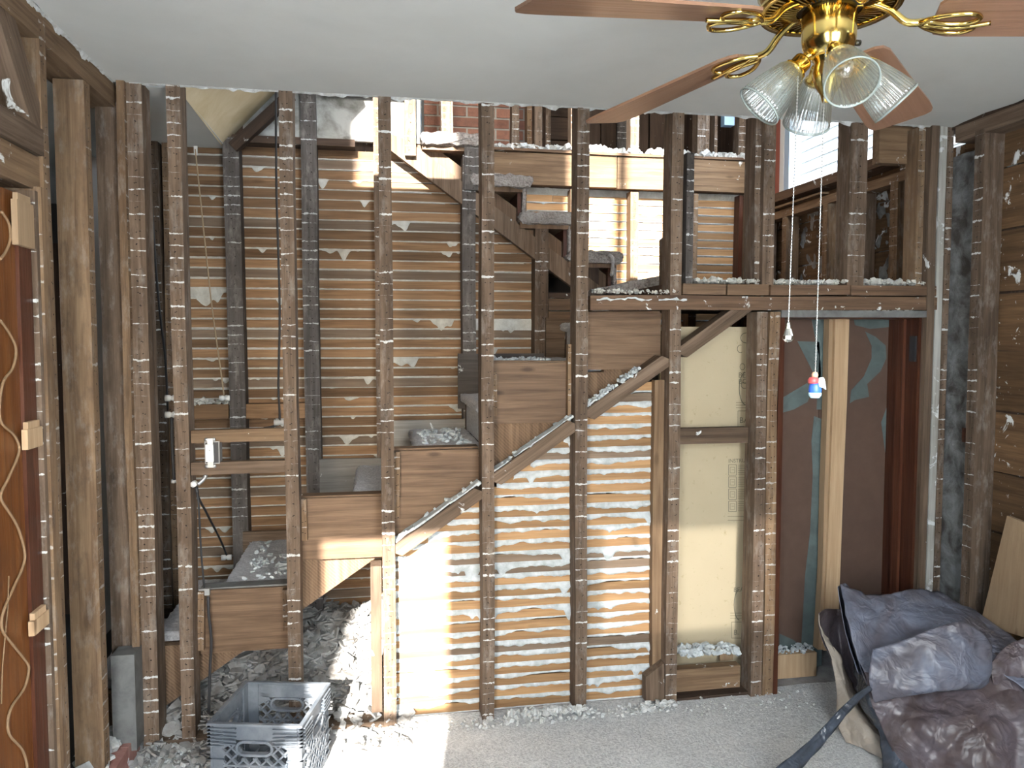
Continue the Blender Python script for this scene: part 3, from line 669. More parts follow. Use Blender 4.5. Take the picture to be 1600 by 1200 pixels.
# neighbouring house outside
nh = empty('neighbour_house', (6.2, 6.0, 0)); tag(nh, 'pale clapboard house wall seen through the landing window', 'house')
M['clap'] = plain('white_clapboard', rgb(.78, .82, .86), .6)
boxm('wall_core', (6.25, -2, -.5), (6.35, 16, 6.5), 'clap', nh)
for i in range(26): timber('clapboard', (6.22, -2, 1.6+.16*i), (6.22, 16, 1.6+.16*i), .165, .02, 'clap', nh, face=(-1, 0, .12), seg=1, wob=0)

# ---------------- left wall
wl = empty('wall_left', (XL, 2.6, 0)); struct(wl, 'row of bare studs open to a dark room beyond', 'wall')
def lpost(y, z0, z1, w, d, m, x=XL, name='stud'): return timber(name, (x-d/2, y, z0), (x-d/2, y, z1), w, d, m, wl, face=(1, 0, 0))
lpost(2.572, .0, 2.60, .045, .125, 'stud_warm'); lpost(2.93, .05, 2.53, .055, .098, 'stud_warm'); lpost(3.245, .05, 2.55, .05, .09, 'stud', XL+.02)
lpost(3.19, .42, 2.62, .03, .028, 'stud_warm', XL+.048)
boxm('foot_post', (XL-.035, 3.10, .05), (XL+.05, 3.195, .43), 'grey_paint', wl)
raily('top_plate', 1.0, 3.25, XL, 2.535, 2.62, .125, 'old_warm', wl, face=(1, 0, 0))
raily('sole_plate', 1.9, 3.2, XL+.0, .0, .075, .12, 'redbrick', wl, face=(1, 0, 0))
for i in range(9): boxm('edge_brick', (XL+.0, 1.95+.14*i, .0), (XL+.03, 2.085+.14*i, .082), 'redbrick', wl)
o = chips('plaster_crumbs', crumbs_on(XL-.13, XL+.0, 2.5, 3.2, .08, 260, .008, .035), 'debris', wl); o['kind'] = 'stuff'
raily('door_header', 1.2, 2.555, XL-.01, at(30, 300, 2.45).z+.02, 2.185, .1, 'old_warm', wl, face=(1, 0, 0))
raily('door_header', 1.2, 2.555, XL-.0, 2.19, 2.27, .1, 'old', wl, face=(1, 0, 0))
timber('brace', (XL-.03, 2.55, 2.26), (XL-.03, 2.05, 2.95), .10, .05, 'old', wl, face=(1, 0, 0))
# left door jamb
d2 = empty('door_2', (XL, 2.2, 0)); struct(d2, 'amber and red stained door jamb with a wavy bead of dried glue', 'door')
lx = XL+.0
boxm('casing', (lx-.09, 2.50, 0), (lx+.01, 2.548, 2.09), 'stud_warm', d2)
boxm('casing', (lx-.085, 2.478, 0), (lx+.002, 2.498, 2.075), 'stud', d2)
boxm('jamb', (lx-.10, 2.395, 0), (lx-.012, 2.474, 2.055), 'red', d2)
boxm('jamb_face', (lx-.05, 1.6, 0), (lx-.022, 2.40, 2.055), 'amber', d2)
def onjamb(px, py): return atX(px, py, lx-.018)
gp = []
for px, py in ((2, 330), (14, 350), (16, 375), (8, 395), (0, 405)): gp.append(onjamb(px, py))
M['glue'] = plain('dried_glue', rgb(.24, .15, .08), .7, bump=.3)
tube('glue_bead', catmull(gp, 5), .0042, 'glue', d2, 6)
gp = [onjamb(px, py) for px, py in ((0, 500), (14, 520), (25, 545), (20, 575), (4, 600), (0, 655), (22, 680), (30, 705), (14, 745), (2, 770), (4, 785), (26, 820), (38, 860), (36, 885), (18, 925), (4, 960), (4, 985), (18, 1005), (38, 1030), (45, 1045), (38, 1075), (18, 1105), (12, 1130), (16, 1150), (34, 1170), (42, 1195), (42, 1215))]
tube('glue_bead', catmull(gp, 5), .0040, 'glue', d2, 6)
tube('glue_string', [onjamb(px, py) for px, py in ((14, 900), (12, 950), (4, 1040), (2, 1100))], .0018, 'glue', d2, 5)
for (x0, y0, x1, y1), m in (((29, 310, 52, 382), 'ply'), ((44, 655, 66, 703), 'pale'), ((54, 942, 76, 994), 'pale')):
    a, b = atX(x0, y1, lx+.004), atX(x1, y0, lx+.004)
    s = empty('wood_shim', (lx, (a.y+b.y)/2, a.z)); s.parent = d2; s.matrix_basis = world_of(d2).inverted() @ Matrix.Translation((lx, (a.y+b.y)/2, a.z))
    bpy.data.objects.remove(s)
    boxm('wood_shim', (lx-.012, a.y, a.z), (lx+.004, b.y, b.z-.02), m, d2); boxm('wood_shim', (lx-.012, a.y+.012, b.z-.02), (lx+.001, b.y-.012, b.z), m, d2)
# dark side room
sr = empty('wall_side_room', (-3.5, 3, 0)); struct(sr, 'dark far walls of the room seen between the left studs', 'wall')
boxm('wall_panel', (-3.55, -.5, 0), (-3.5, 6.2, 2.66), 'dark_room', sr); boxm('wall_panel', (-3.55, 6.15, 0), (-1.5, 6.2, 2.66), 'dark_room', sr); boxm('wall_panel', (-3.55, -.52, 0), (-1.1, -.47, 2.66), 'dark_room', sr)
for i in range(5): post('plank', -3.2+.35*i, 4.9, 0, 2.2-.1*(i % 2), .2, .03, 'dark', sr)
cs = boxm('ceiling_side_room', (-3.55, -.5, 2.63), (-1.1, 3.255, 2.66), 'ceiling'); struct(cs, 'grey ceiling of the dark side room', 'ceiling')
cs2 = boxm('ceiling_side_back', (-3.55, 4.225, 2.63), (-1.2, 6.2, 2.66), 'ceiling'); struct(cs2, 'grey ceiling strip behind the hall in the dark side room', 'ceiling')

# ---------------- shell behind the camera, upper storey and roof
we = empty('wall_rear', (.8, -.45, 0)); struct(we, 'house front wall behind the viewer with tall windows', 'wall')
def panel(x0, x1, z0, z1): boxm('wall_panel', (x0, -.5, z0), (x1, -.44, z1), 'shell', we)
WX = (-.84, -.30, .40, 1.16)
for zb, zt, fl, tp in ((.75, 2.42, 0, 2.62), (3.75, 5.75, 2.62, 6.0)):
    panel(-1.55, XR+.15, fl, zb); panel(-1.55, XR+.15, zt, tp); panel(-1.55, WX[0], zb, zt); panel(WX[1], WX[2], zb, zt); panel(WX[3] if fl else 1.2, XR+.15, zb, zt)
for x in (.745,): boxm('mullion', (x, -.49, 3.75), (x+.07, -.45, 5.75), 'win_white', we)
for a, b, z in ((WX[0], WX[1], 4.2), (WX[2], WX[3], 4.25), (WX[0], WX[1], 1.6)): boxm('meeting_rail', (a, -.49, z), (b, -.46, z+.04), 'win_white', we)
def sheer(name, f):
    g = G(name); tr = g.n('BsdfTransparent', {0: rgb(1, 1, 1)}); tl = g.n('BsdfTranslucent', {0: rgb(.8, .8, .78)})
    mx = g.n('MixShader', {0: f, 1: tr.outputs[0], 2: tl.outputs[0]}); g.t.links.new(mx.outputs[0], g.out.inputs[0]); return g.m
M['sheer'] = sheer('sun_dimming_sheer', .72); M['cafe'] = sheer('sun_dimming_curtain', .92)
cu = boxm('sun_dimming_sheer', (WX[2]-.03, -.434, 1.9), (1.23, -.431, 2.46), 'sheer'); tag(cu, 'unseen thin white sheer added over the upper half of the front window to dim the sun', 'curtain')  # unseen sheer, added to weaken the sun through the wide window
cu = boxm('sun_dimming_curtain', (WX[2]-.03, -.434, .72), (1.23, -.431, 1.9), 'cafe'); tag(cu, 'unseen thicker white curtain added over the lower half of the front window to hold back sun', 'curtain')  # unseen curtain, added to cut off the lower part of that sun patch
rf = boxm('ceiling_upper', (-1.5, -.5, 6.0), (XR+.2, 7.3, 6.05), 'shell'); struct(rf, 'ceiling of the upper storey', 'ceiling')
wu = empty('wall_upper_sides', (0, 3, 2.9)); struct(wu, 'side and end walls of the upper storey', 'wall')
boxm('wall_panel', (-1.55, -.5, 2.67), (-1.5, 7.3, 6.0), 'shell', wu); boxm('wall_panel', (-1.5, 7.2, 2.7), (XR+.2, 7.3, 6.0), 'dark', wu)
boxm('wall_panel', (XR+.1, -.5, 2.66), (XR+.15, 3.45, 6.0), 'shell', wu); boxm('wall_panel', (XR+.1, 3.45, 3.9), (XR+.15, 5.0, 6.0), 'shell', wu); boxm('wall_panel', (XR+.1, 4.98, 1.5), (XR+.15, 7.3, 6.0), 'dark', wu)
boxm('wall_panel', (XR+.12, -.5, -.1), (XR+.15, 5.3, 2.56), 'dark', wu)
boxm('wall_panel', (-1.55, 4.26, .0), (-1.5, 5.3, 2.7), 'shell', wu); boxm('wall_panel', (-1.5, 5.24, 0), (XR+.1, 5.26, 2.68), 'dark', wu)

# ================================================================== STAIRS
def rbox_profile(x0, x1, z0, z1, r, n=5):
    pts = []
    for cx, cz, a0 in ((x1-r, z1-r, 0), (x0+r, z1-r, 90), (x0+r, z0+r, 180), (x1-r, z0+r, 270)):
        for i in range(n+1): a = math.radians(a0+90*i/n); pts.append((cx+r*math.cos(a), cz+r*math.sin(a)))
    return pts
def carpet_block(name, prof, y0, y1, mat, parent, fuzz=.003, ny=26):
    n = len(prof); V, Fc = [], []
    # resample long sides
    P = []
    for i in range(n):
        a, b = prof[i], prof[(i+1) % n]; L = math.hypot(b[0]-a[0], b[1]-a[1]); m = max(1, int(L/.03))
        for k in range(m): t = k/m; P.append((a[0]+(b[0]-a[0])*t, a[1]+(b[1]-a[1])*t))
    n = len(P)
    for j in range(ny+1):
        y = y0+(y1-y0)*j/ny
        for x, z in P: V.append((x+R.gauss(0, fuzz), y+R.gauss(0, fuzz), z+R.gauss(0, fuzz)))
    for j in range(ny):
        for k in range(n): a = j*n+k; b = j*n+(k+1) % n; Fc.append((a, b, b+n, a+n))
    Fc.append(tuple(reversed(range(n)))); Fc.append(tuple(ny*n+k for k in range(n)))
    return raw(name, V, Fc, mat, parent, False)
lf = empty('lower_stair_flight', (-.2, 3.7, 0)); tag(lf, 'lower stair flight with grey carpeted treads rising behind the studs', 'staircase')
for k in range(-2, 7):
    xn = -.66+.275*k; zt = .596+.189*k
    carpet_block('tread', rbox_profile(xn, xn+.31, zt-.045, zt, .02), 3.40, 4.10, 'stair_carpet', lf, .0022)
    boxm('riser', (xn+.03, 3.40, zt-.19), (xn+.05, 4.10, zt-.04), 'stair_carpet' if k > 0 else 'panel', lf)
a0, a1 = -1.1, 1.45
a1 = -.66+.275*6+.305
saw_ = [(-1.18, line_z(-1.18)+.03), (a1, line_z(a1)+.03)]      # notched for the treads
for k in range(6, -3, -1):
    xn = -.66+.275*k; zt = .596+.189*k; saw_ += [(xn+(.305 if k == 6 else .30), zt-.048), (xn+.028, zt-.048)]
prism('stringer', saw_, 3.355, 3.395, 'saw', lf); prism('stringer', saw_, 4.07, 4.10, 'dark', lf)
for x0, x1, z0, z1, m in ((-.734, -.371, .33, .596, 'panel'), (-.319, .015, .705, .969, 'panel'), (.067, .436, .76, 1.162, 'panel'), (.488, .846, 1.272, 1.539, 'panel'), (.898, 1.268, 1.506, 1.762, 'panel')):
    pn_ = rail('side_panel', x0, x1, 3.315, z0, z1, .022, m, lf, wob=.0006)
    rail('panel_cap', x0, x1, 3.33, z1, z1+.008, .07, 'grey_paint' if x0 < -.7 else 'panel', pn_)
for x, z0, z1, m in ((-.722, .36, .605, 'stud_warm'), (-.385, .42, .595, 'stud_warm'), (-.308, .80, .975, 'stud_warm'), (.078, .88, 1.165, 'stud_warm'), (.500, 1.31, 1.50, 'stud_warm'), (.838, 1.28, 1.62, 'stud_warm'), (.908, 1.52, 1.768, 'pale')):
    post('cleat', x, 3.275, z0, z1, .022, .035, m, lf)
o = chips('plaster_crumbs', [((R.uniform(.2, .42), R.uniform(3.45, 4.0), 1.168), R.uniform(.006, .025), .01, .5) for _ in range(70)]+[((R.uniform(-.6, -.40), R.uniform(3.42, 4.05), .602), R.uniform(.005, .02), .008, .5) for _ in range(60)]+[((R.uniform(-.45, -.39), R.uniform(3.5, 3.7), .604), R.uniform(.02, .04), .012, .4) for _ in range(5)]+[((R.uniform(.52, .8), R.uniform(3.42, 4.0), 1.545), R.uniform(.006, .02), .008, .5) for _ in range(50)], 'plaster', lf); o['kind'] = 'stuff'
ub = empty('upper_stair_flight', (.7, 4.6, 1.9)); tag(ub, 'upper stair flight of brown carpeted treads turning back from the landing', 'staircase')
for (pl_, pr_, py_) in ((657, 752, 208), (735, 832, 273), (811, 904, 332), (887, 974, 393)):
    x0, x1 = at(pl_, py_, 4.10).x, at(pr_, py_, 4.10).x; zt = at((pl_+pr_)/2, py_, 4.10).z
    carpet_block('tread', rbox_profile(x0, x1, zt-.062, zt, .029), 4.09, 5.08, 'tread_carpet', ub, .004, 34)
    boxm('tread_board', (x0+.01, 4.12, zt-.085), (x1-.03, 5.08, zt-.05), 'panel', ub)
    rs_ = boxm('riser', (x1-.075, 4.14, zt-.23), (x1-.055, 5.08, zt-.06), 'red', ub)
    carpet_block('riser_carpet', rbox_profile(x1-.052, x1-.032, zt-.215, zt-.05, .008, 2), 4.12, 5.08, 'tread_carpet', rs_, .002, 20)
xa, xb = .02, 1.30
prism('stringer', [(xa, up_z(xa)), (xb, up_z(xb)), (xb, up_z(xb)+.12), (xa+.15, up_z(xa+.15)+.12), (xa, up_z(xa)+.06)], 4.135, 4.175, 'old', ub)
prism('stringer', [(.15, up_z(.15)+.1), (xb, up_z(xb)+.1), (xb, up_z(xb)+.22), (.15, up_z(.15)+.2)], 4.18, 4.21, 'panel', ub)
post('support', .505, 4.10, up_z(.5)+.1, 2.66, .075, .08, 'stud_grey', ub)
# winder treads and landing
boxm('landing', (1.28, 3.36, ZL-.10), (XR-.02, 5.1, ZL-.03), 'dark', ub)
wq = [at(945, 458, 3.75), at(1030, 458, 3.75), at(1030, 432, 3.75), at(945, 449, 3.75)]
carpet_block('winder_tread', [(wq[0].x, wq[0].z), (wq[1].x, wq[1].z), (wq[2].x, wq[2].z), ((wq[2].x+wq[3].x)/2, (wq[2].z+wq[3].z)/2+.002), (wq[3].x, wq[3].z)], 3.7, 4.6, 'tread_carpet', ub, .003)
boxm('newel_block', (1.16, 4.14, 1.86), (1.22, 4.2, 2.05), 'dark', ub); boxm('newel_block', (1.26, 4.3, 1.86), (1.31, 4.4, 2.06), 'red', ub)
nw = prism('newel_post', [(at(1030, 455, 3.45).x, 1.85), (at(1043, 455, 3.45).x, 1.85), (at(1043, 375, 3.45).x, at(1043, 375, 3.45).z), (at(1036, 370, 3.45).x, at(1036, 370, 3.45).z), (at(1030, 376, 3.45).x, at(1030, 376, 3.45).z)], 3.40, 3.45, 'stud', ub)
tube('carpet_fray', catmull([at(951, 398, 4.07), at(957, 404, 4.06), at(957, 420, 4.06), at(955, 432, 4.06)], 4), [.010]*12+[.004], 'tread_carpet', ub, 7)

# rubble under the stairs
V, Fc = [], []
def pile(x, y):
    t = max(0, min(1, (y-3.10)/.8)); e = max(0, min(1, (x+.95)/.25))*max(0, min(1, (.12-x)/.2)) if y < 3.3 else 1
    return .012+.19*t**1.2*e + .03*e*t*noise.noise(Vector((x*5, y*5, 0)))
spots = []
for _ in range(2600):
    x = R.uniform(-1.0, .12); y = R.uniform(3.02, 4.2)
    if y < 3.3 and R.random() > .5: continue
    s = R.uniform(.012, .055)*(1 if y > 3.25 else .55)
    spots.append(((x, y, pile(x, y)+R.uniform(-.01, .02)), s, R.uniform(.005, .011), .38))
V, Fc = [], []
for i in range(31):
    for j in range(31): x = -1.05+1.2*i/30; y = 3.1+1.12*j/30; V.append((x, y, pile(x, y)-.012))
for i in range(30):
    for j in range(30): a = i*31+j; Fc.append((a, a+31, a+32, a+1))
rb = raw('plaster_rubble', V, Fc, 'rubble', None, True); tag(rb, 'heap of broken grey plaster flakes under the lower stair flight', 'rubble', kind='stuff')
o = chips('plaster_flakes', no_crate(spots), 'slab', rb); o['kind'] = 'stuff'
cr = chips('plaster_crumbs', no_crate(crumbs_on(-.93, -.2, 2.75, 3.2, .0, 900, .003, .018)+crumbs_on(-.2, 1.3, 3.12, 3.2, 0, 420, .003, .014)+crumbs_on(.55, .90, 3.17, 3.21, .01, 160, .006, .02)+crumbs_on(1.12, 1.3, 3.15, 3.2, .0, 60, .006, .02)+crumbs_on(1.3, 2.0, 3.05, 3.22, 0, 120, .002, .010)+crumbs_on(-.9, 2.4, 2.3, 3.1, -.002, 700, .0015, .005)), 'debris')
tag(cr, 'white plaster crumbs strewn along the foot of the stud partition', 'debris', kind='stuff')

# ================================================================== WIRING
M['box_steel'] = plain('switch_box_steel', rgb(.30, .30, .30), .5, .6)
sx, sz = at(331, 707, 3.2).x, at(331, 707, 3.2).z
sw = empty('light_switch', (sx, 3.2, sz-.06)); tag(sw, 'white toggle light switch in an open metal box on two rails', 'switch')
boxm('metal_box', (sx-.026, 3.195, sz-.045), (sx+.03, 3.25, sz+.045), 'box_steel', sw)
boxm('box_shade_plate', (sx-.0225, 3.193, sz-.041), (sx+.0265, 3.1955, sz+.041), 'iron', sw)  # black plate painted as the shaded hollow of the box
swb = boxm('switch_body', (sx-.019, 3.178, sz-.034), (sx+.010, 3.2, sz+.034), 'white_plastic', sw)
for s in (-1, 1):
    boxm('mounting_strap', (sx-.013, 3.183, sz+s*.046-.012), (sx+.008, 3.196, sz+s*.046+.012), 'steel', sw)
    for q in (-1, 1): lathe('strap_ear', [(0, .0), (.0075, .0), (.0075, .004), (0, .004)], 'steel', sw, 10, Matrix.Translation((sx-.003+q*.014, 3.188, sz+s*.053)) @ Matrix.Rotation(PI/2, 4, 'X'))
boxm('toggle', (sx-.008, 3.164, sz-.006), (sx-.001, 3.18, sz+.014), 'white_plastic', swb)
def wire(name, pts, r, mat, label, n=4): return tag(tube(name, catmull([Vector(p) for p in pts], n), r, mat, None, 7), label, 'wire')
wire('electric_wire', [at(431, 140, 3.6), at(432, 300, 3.6), at(437, 480, 3.6), at(435, 600, 3.6), at(437, 655, 3.6), at(430, 665, 3.6), at(412, 669, 3.6)], .005, 'iron', 'long black wire hanging beside the second stud to a porcelain tube')
wire('pull_cord', [at(305, 233, 4.0), at(312, 300, 4.0), at(330, 470, 4.0), at(345, 580, 4.0), at(350, 618, 4.0)], .0035, 'cord', 'thin tan cord slanting down in front of the laths')
tag(boxm('cord_stub', at(303, 242, 4.0).xyz, (at(308, 228, 4.0).x, 4.01, at(308, 228, 4.0).z), 'porcelain'), 'small white stub at the top of the tan cord', 'insulator')
wire('electric_wire', [at(229, 130, 3.6), at(233, 250, 3.6), at(246, 450, 3.6), at(258, 560, 3.6), at(262, 640, 3.6)], .005, 'iron', 'dark wire hanging between the corner stud and its neighbour')
wire('electric_wire', [at(268, 652, 3.5), at(269, 700, 3.5), at(272, 752, 3.5)], .006, 'iron', 'short black wire left of the switch bay stud')
wire('electric_wire', [at(306, 756, 3.24), at(309, 775, 3.24), at(322, 800, 3.5), at(345, 845, 3.9), at(354, 868, 4.1)], .005, 'iron', 'black wire running back from the switch to the wall')
wire('electric_wire', [at(308, 760, 3.23), at(311, 800, 3.23), at(314, 860, 3.25), at(319, 918, 3.28)], .004, 'iron', 'thin grey wire dropping from the switch to the first stair panel')
wire('electric_wire', [at(325, 932, 3.27), at(326, 960, 3.27), at(330, 1000, 3.27), at(328, 1050, 3.27), at(326, 1115, 3.25)], .006, 'iron', 'thick black wire hanging down over the first stair panel')
wire('armoured_cable', [at(322, 742, 3.23), at(317, 750, 3.23), at(309, 757, 3.22)], .008, 'steel', 'short grey sleeve below the switch box')
def insulator(p, axis, label, L=.05, r=.014):
    A = Matrix.Translation(p) @ Vector(axis).to_track_quat('Z', 'Y').to_matrix().to_4x4()
    o = lathe('porcelain_insulator', [(0, -L/2), (r, -L/2), (r, -L*.12), (r*.72, -L*.06), (r*.72, L*.06), (r, L*.12), (r, L/2), (0, L/2)], 'porcelain', None, 14, A)
    return tag(o, label, 'insulator', 'knob and tube insulators')
insulator(at(439, 660, 3.6), (1, 0, 0), 'porcelain insulator at the lower end of the long black wire', .06)
insulator(at(268, 648, 3.5), (1, 0, 0), 'porcelain insulator left of the switch bay stud, lower of two', .05)
insulator(at(268, 622, 3.5), (1, 0, 0), 'porcelain insulator left of the switch bay stud, upper of two', .05)
insulator(at(274, 752, 3.5), (1, 0, 0), 'small porcelain knob at the end of the short black wire', .03, .009)
insulator(at(303, 756, 3.22), (0, 1, 0), 'round porcelain knob on the stud below the switch', .03, .012)
insulator(at(354, 871, 4.08), (1, 0, 0), 'porcelain tube low on the lath wall above the carpeted tread', .05)
insulator(at(351, 622, 4.05), (1, 0, 0), 'porcelain tube at the lower end of the tan cord', .05)
tag(boxm('wire_clamp', at(311, 931, 3.29).xyz, (at(327, 920, 3.29).x, 3.31, at(327, 920, 3.29).z), 'steel'), 'small bright metal clamp on top of the first stair panel', 'clamp')

# ================================================================== CRATE
M['crate'] = plain('grey_blue_plastic', rgb(.10, .12, .145), .45, alt=rgb(.19, .21, .235), scale=9, bump=.1, bscale=30)
ct = empty('milk_crate', (-.3985, 2.9165, 0.004), math.radians(-13.2)); tag(ct, 'dusty grey plastic milk crate with lattice sides on the carpet', 'crate')
CH, CWd = .28, .165
cmw = world_of(ct)
def bars(name, list_, mat, parent):
    V, Fc = [], []
    for a, b in list_:
        q = len(V); (x0, y0, z0), (x1, y1, z1) = a, b
        V += [cmw @ Vector((x, y, z)) for z in (z0, z1) for x, y in ((x0, y0), (x1, y0), (x1, y1), (x0, y1))]
        Fc += [tuple(q+i for i in f) for f in ((3, 2, 1, 0), (4, 5, 6, 7), (0, 1, 5, 4), (1, 2, 6, 5), (2, 3, 7, 6), (3, 0, 4, 7))]
    return raw(name, V, Fc, mat, parent)
def crate_side(rot):
    V, Fc = [], []
    A = cmw @ Matrix.Rotation(rot, 4, 'Z')
    def bar(x0, z0, x1, z1, w, t0=-.006, t1=.006):      # bar in the side's plane (local y = -CWd)
        d = Vector((x1-x0, 0, z1-z0)).normalized(); nrm = Vector((-d.z, 0, d.x))*(w/2); q = len(V)
        for y in (-CWd+t0, -CWd+t1):
            for p in (Vector((x0, y, z0))+nrm, Vector((x1, y, z1))+nrm, Vector((x1, y, z1))-nrm, Vector((x0, y, z0))-nrm): V.append(A @ p)
        Fc.extend(tuple(q+i for i in f) for f in ((3, 2, 1, 0), (4, 5, 6, 7), (0, 1, 5, 4), (1, 2, 6, 5), (2, 3, 7, 6), (3, 0, 4, 7)))
    h = .115
    # horizontal ribs towards the corners, as slightly proud fins
    for z in (.265, .252, .239, .226, .213):
        for s in (-1, 1): bar(s*.155, z, s*.066, z-.004 if z < .26 else z, .0035, -.012, .004)
    bar(-.15, .247, .15, .247, .05, -.001, .004)        # solid band below the rim
    for s in (-1, 1): bar(s*.128, .20, s*.075, .225, .03, -.001, .004)
    # diamond lattice
    sp_ = .042
    for i in range(-8, 9):
        for s in (-1, 1):
            x0 = i*sp_; pts = []
            za, zb = .015, .205
            xa_, xb_ = x0-s*(zb-za)/2, x0+s*(zb-za)/2
            # clip to the panel and around the hand hole
            n = 24; run = None
            for k in range(n+1):
                t = k/n; x = xa_+(xb_-xa_)*t; z = za+(zb-za)*t
                ok = abs(x) < h and not (abs(x) < .062 and z > .155)
                if ok and run is None: run = (x, z)
                if (not ok or k == n) and run is not None:
                    if abs(run[0]-x) > .006: bar(run[0], run[1], x, z, .0065, -.006, .006)
                    run = None
    for z in (.13, .07): bar(-h, z, h, z, .007, -.007, .004)
    bar(-h, .012, h, .012, .022)
    # hand hole ring
    ring = []
    for cx, a0 in ((.040, -90), (-.040, 90)):
        for k in range(7): a = math.radians(a0+30*k); ring.append((cx+.024*math.cos(a), .195+.024*math.sin(a)))
    for k in range(len(ring)): (xa_, za_), (xb_, zb_) = ring[k], ring[(k+1) % len(ring)]; bar(xa_, za_, xb_, zb_, .009, -.010, .010)
    return raw('side_panel', V, Fc, 'crate', ct)
for k in range(4): crate_side(k*PI/2)
for sx_ in (-1, 1):
    for sy_ in (-1, 1):
        cx, cy = sx_*.14, sy_*.14
        lst = [((min(sx_*.115, sx_*.165), min(sy_*.155, sy_*.162), 0), (max(sx_*.115, sx_*.165), max(sy_*.155, sy_*.162), .275)), ((min(sx_*.155, sx_*.162), min(sy_*.115, sy_*.165), 0), (max(sx_*.155, sx_*.162), max(sy_*.115, sy_*.165), .275))]
        for z in (.05, .10, .15, .20, .213, .226, .239, .252, .265):
            lst.append(((min(sx_*.113, sx_*.172), min(sy_*.16, sy_*.172), z-.002), (max(sx_*.113, sx_*.172), max(sy_*.16, sy_*.172), z+.002)))
            lst.append(((min(sx_*.16, sx_*.172), min(sy_*.113, sy_*.172), z-.002), (max(sx_*.16, sx_*.172), max(sy_*.113, sy_*.172), z+.002)))
        bars('corner_post', lst, 'crate', ct)
bars('rim', [((-.172, -.172, .274), (.172, -.158, .282)), ((-.172, .158, .274), (.172, .172, .282)), ((-.172, -.158, .274), (-.158, .158, .282)), ((.158, -.158, .274), (.172, .158, .282))], 'crate', ct)
bars('bottom_grid', [((-.16, -.16+.04*i, .008), (.16, -.152+.04*i, .016)) for i in range(9)]+[((-.16+.04*i, -.16, .008), (-.152+.04*i, .16, .016)) for i in range(9)], 'crate', ct)

# ================================================================== TARP
def tarp_mat(name, c1, c2, rough=.34):
    g = G(name); v = g.coords()
    c = g.mix(g.step(g.noise(v, 3.4, 5, .6, .8), .40, .62), c1, c2)
    dust = g.step(g.noise(v, 11, 6, .65), .56, .78)
    c = g.mix(g.ma('MULTIPLY', dust, .20), c, rgb(.30, .30, .35))
    wv = g.n('TexBrick', {'Vector': g.obj, 'Scale': 260.0}).outputs['Fac']
    g.set(g.b.inputs['Base Color'], c); g.b.inputs['Roughness'].default_value = rough; g.b.inputs['Specular IOR Level'].default_value = .42
    vv = g.vm('ADD', v, g.n('VectorMath', {0: g.n('TexNoise', {'Vector': v, 'Scale': 6.0, 'Detail': 3.0}).outputs[1], 1: (.12, .12, .12)}, operation='MULTIPLY').outputs[0])
    f1 = g.n('TexVoronoi', {'Vector': vv, 'Scale': 3.2}).outputs['Distance']; f2 = g.n('TexVoronoi', {'Vector': vv, 'Scale': 8.0}).outputs['Distance']
    cz = g.ma('ABSOLUTE', g.ma('SUBTRACT', g.noise(vv, 9, 3, .5, .6), .5)); g.bump(g.ma('ADD', g.ma('ADD', f1, g.ma('MULTIPLY', f2, .3)), g.ma('MULTIPLY', cz, -1.1)), .5, .05); return g.m
M['tarp'] = tarp_mat('brown_poly_tarp', rgb(.075, .055, .055), rgb(.12, .10, .115), .38)
M['tarp_blue'] = tarp_mat('silvery_tarp_side', rgb(.135, .148, .195), rgb(.098, .090, .105), .38)
M['tarp_tan'] = tarp_mat('tan_tarp_lining', rgb(.34, .29, .24), rgb(.27, .23, .19), .6)
M['black_cloth'] = tarp_mat('black_poly', rgb(.03, .035, .045), rgb(.06, .075, .10), .3)
tp = empty('tarp_heap', (2.15, 2.5, 0)); tag(tp, 'crumpled brown and silver tarpaulin heaped on the floor by the outside wall', 'tarp')
# inner bulk
rows_ = []
for k in range(7):
    a = k/6; row = []
    for q in range(17):
        th = 2*PI*q/16; ph = a*PI*.5; rr = math.cos(ph)**.6; zz = math.sin(ph)**.9*.44
        row.append(Vector((min(2.34+.26*rr*math.cos(th), 2.60), min(2.66+.30*rr*math.sin(th)*(1+.08*math.cos(4*th)), 3.0), zz)))
    rows_.append(row)
loft('bulk', rows_, 'tarp', tp, 5, 5, .003, .015, 4.2, .002, 3.3)
def A_(px, py, Y):
    p = at(px, py, Y); p.x = min(p.x, 2.55+.02*math.sin(py*.05)); return p
loft('top_flap', [[A_(1312, 914, 2.92), A_(1372, 930, 2.88), A_(1420, 922, 2.90), A_(1470, 926, 2.92), A_(1545, 955, 2.86), A_(1620, 990, 2.75)],
                  [A_(1322, 960, 2.80), A_(1380, 965, 2.78), A_(1430, 955, 2.80), A_(1490, 955, 2.76), A_(1560, 985, 2.68), A_(1630, 1030, 2.55)],
                  [A_(1334, 1010, 2.72), A_(1380, 1012, 2.70), A_(1440, 1000, 2.68), A_(1500, 985, 2.62), A_(1570, 1020, 2.52), A_(1640, 1070, 2.4)],
                  [A_(1352, 1055, 2.66), A_(1395, 1060, 2.62), A_(1450, 1040, 2.58), A_(1510, 1030, 2.52), A_(1580, 1060, 2.42), A_(1650, 1110, 2.3)]], 'tarp_blue', tp, 10, 8, .003, .014, 6.5, .003, 1.0)
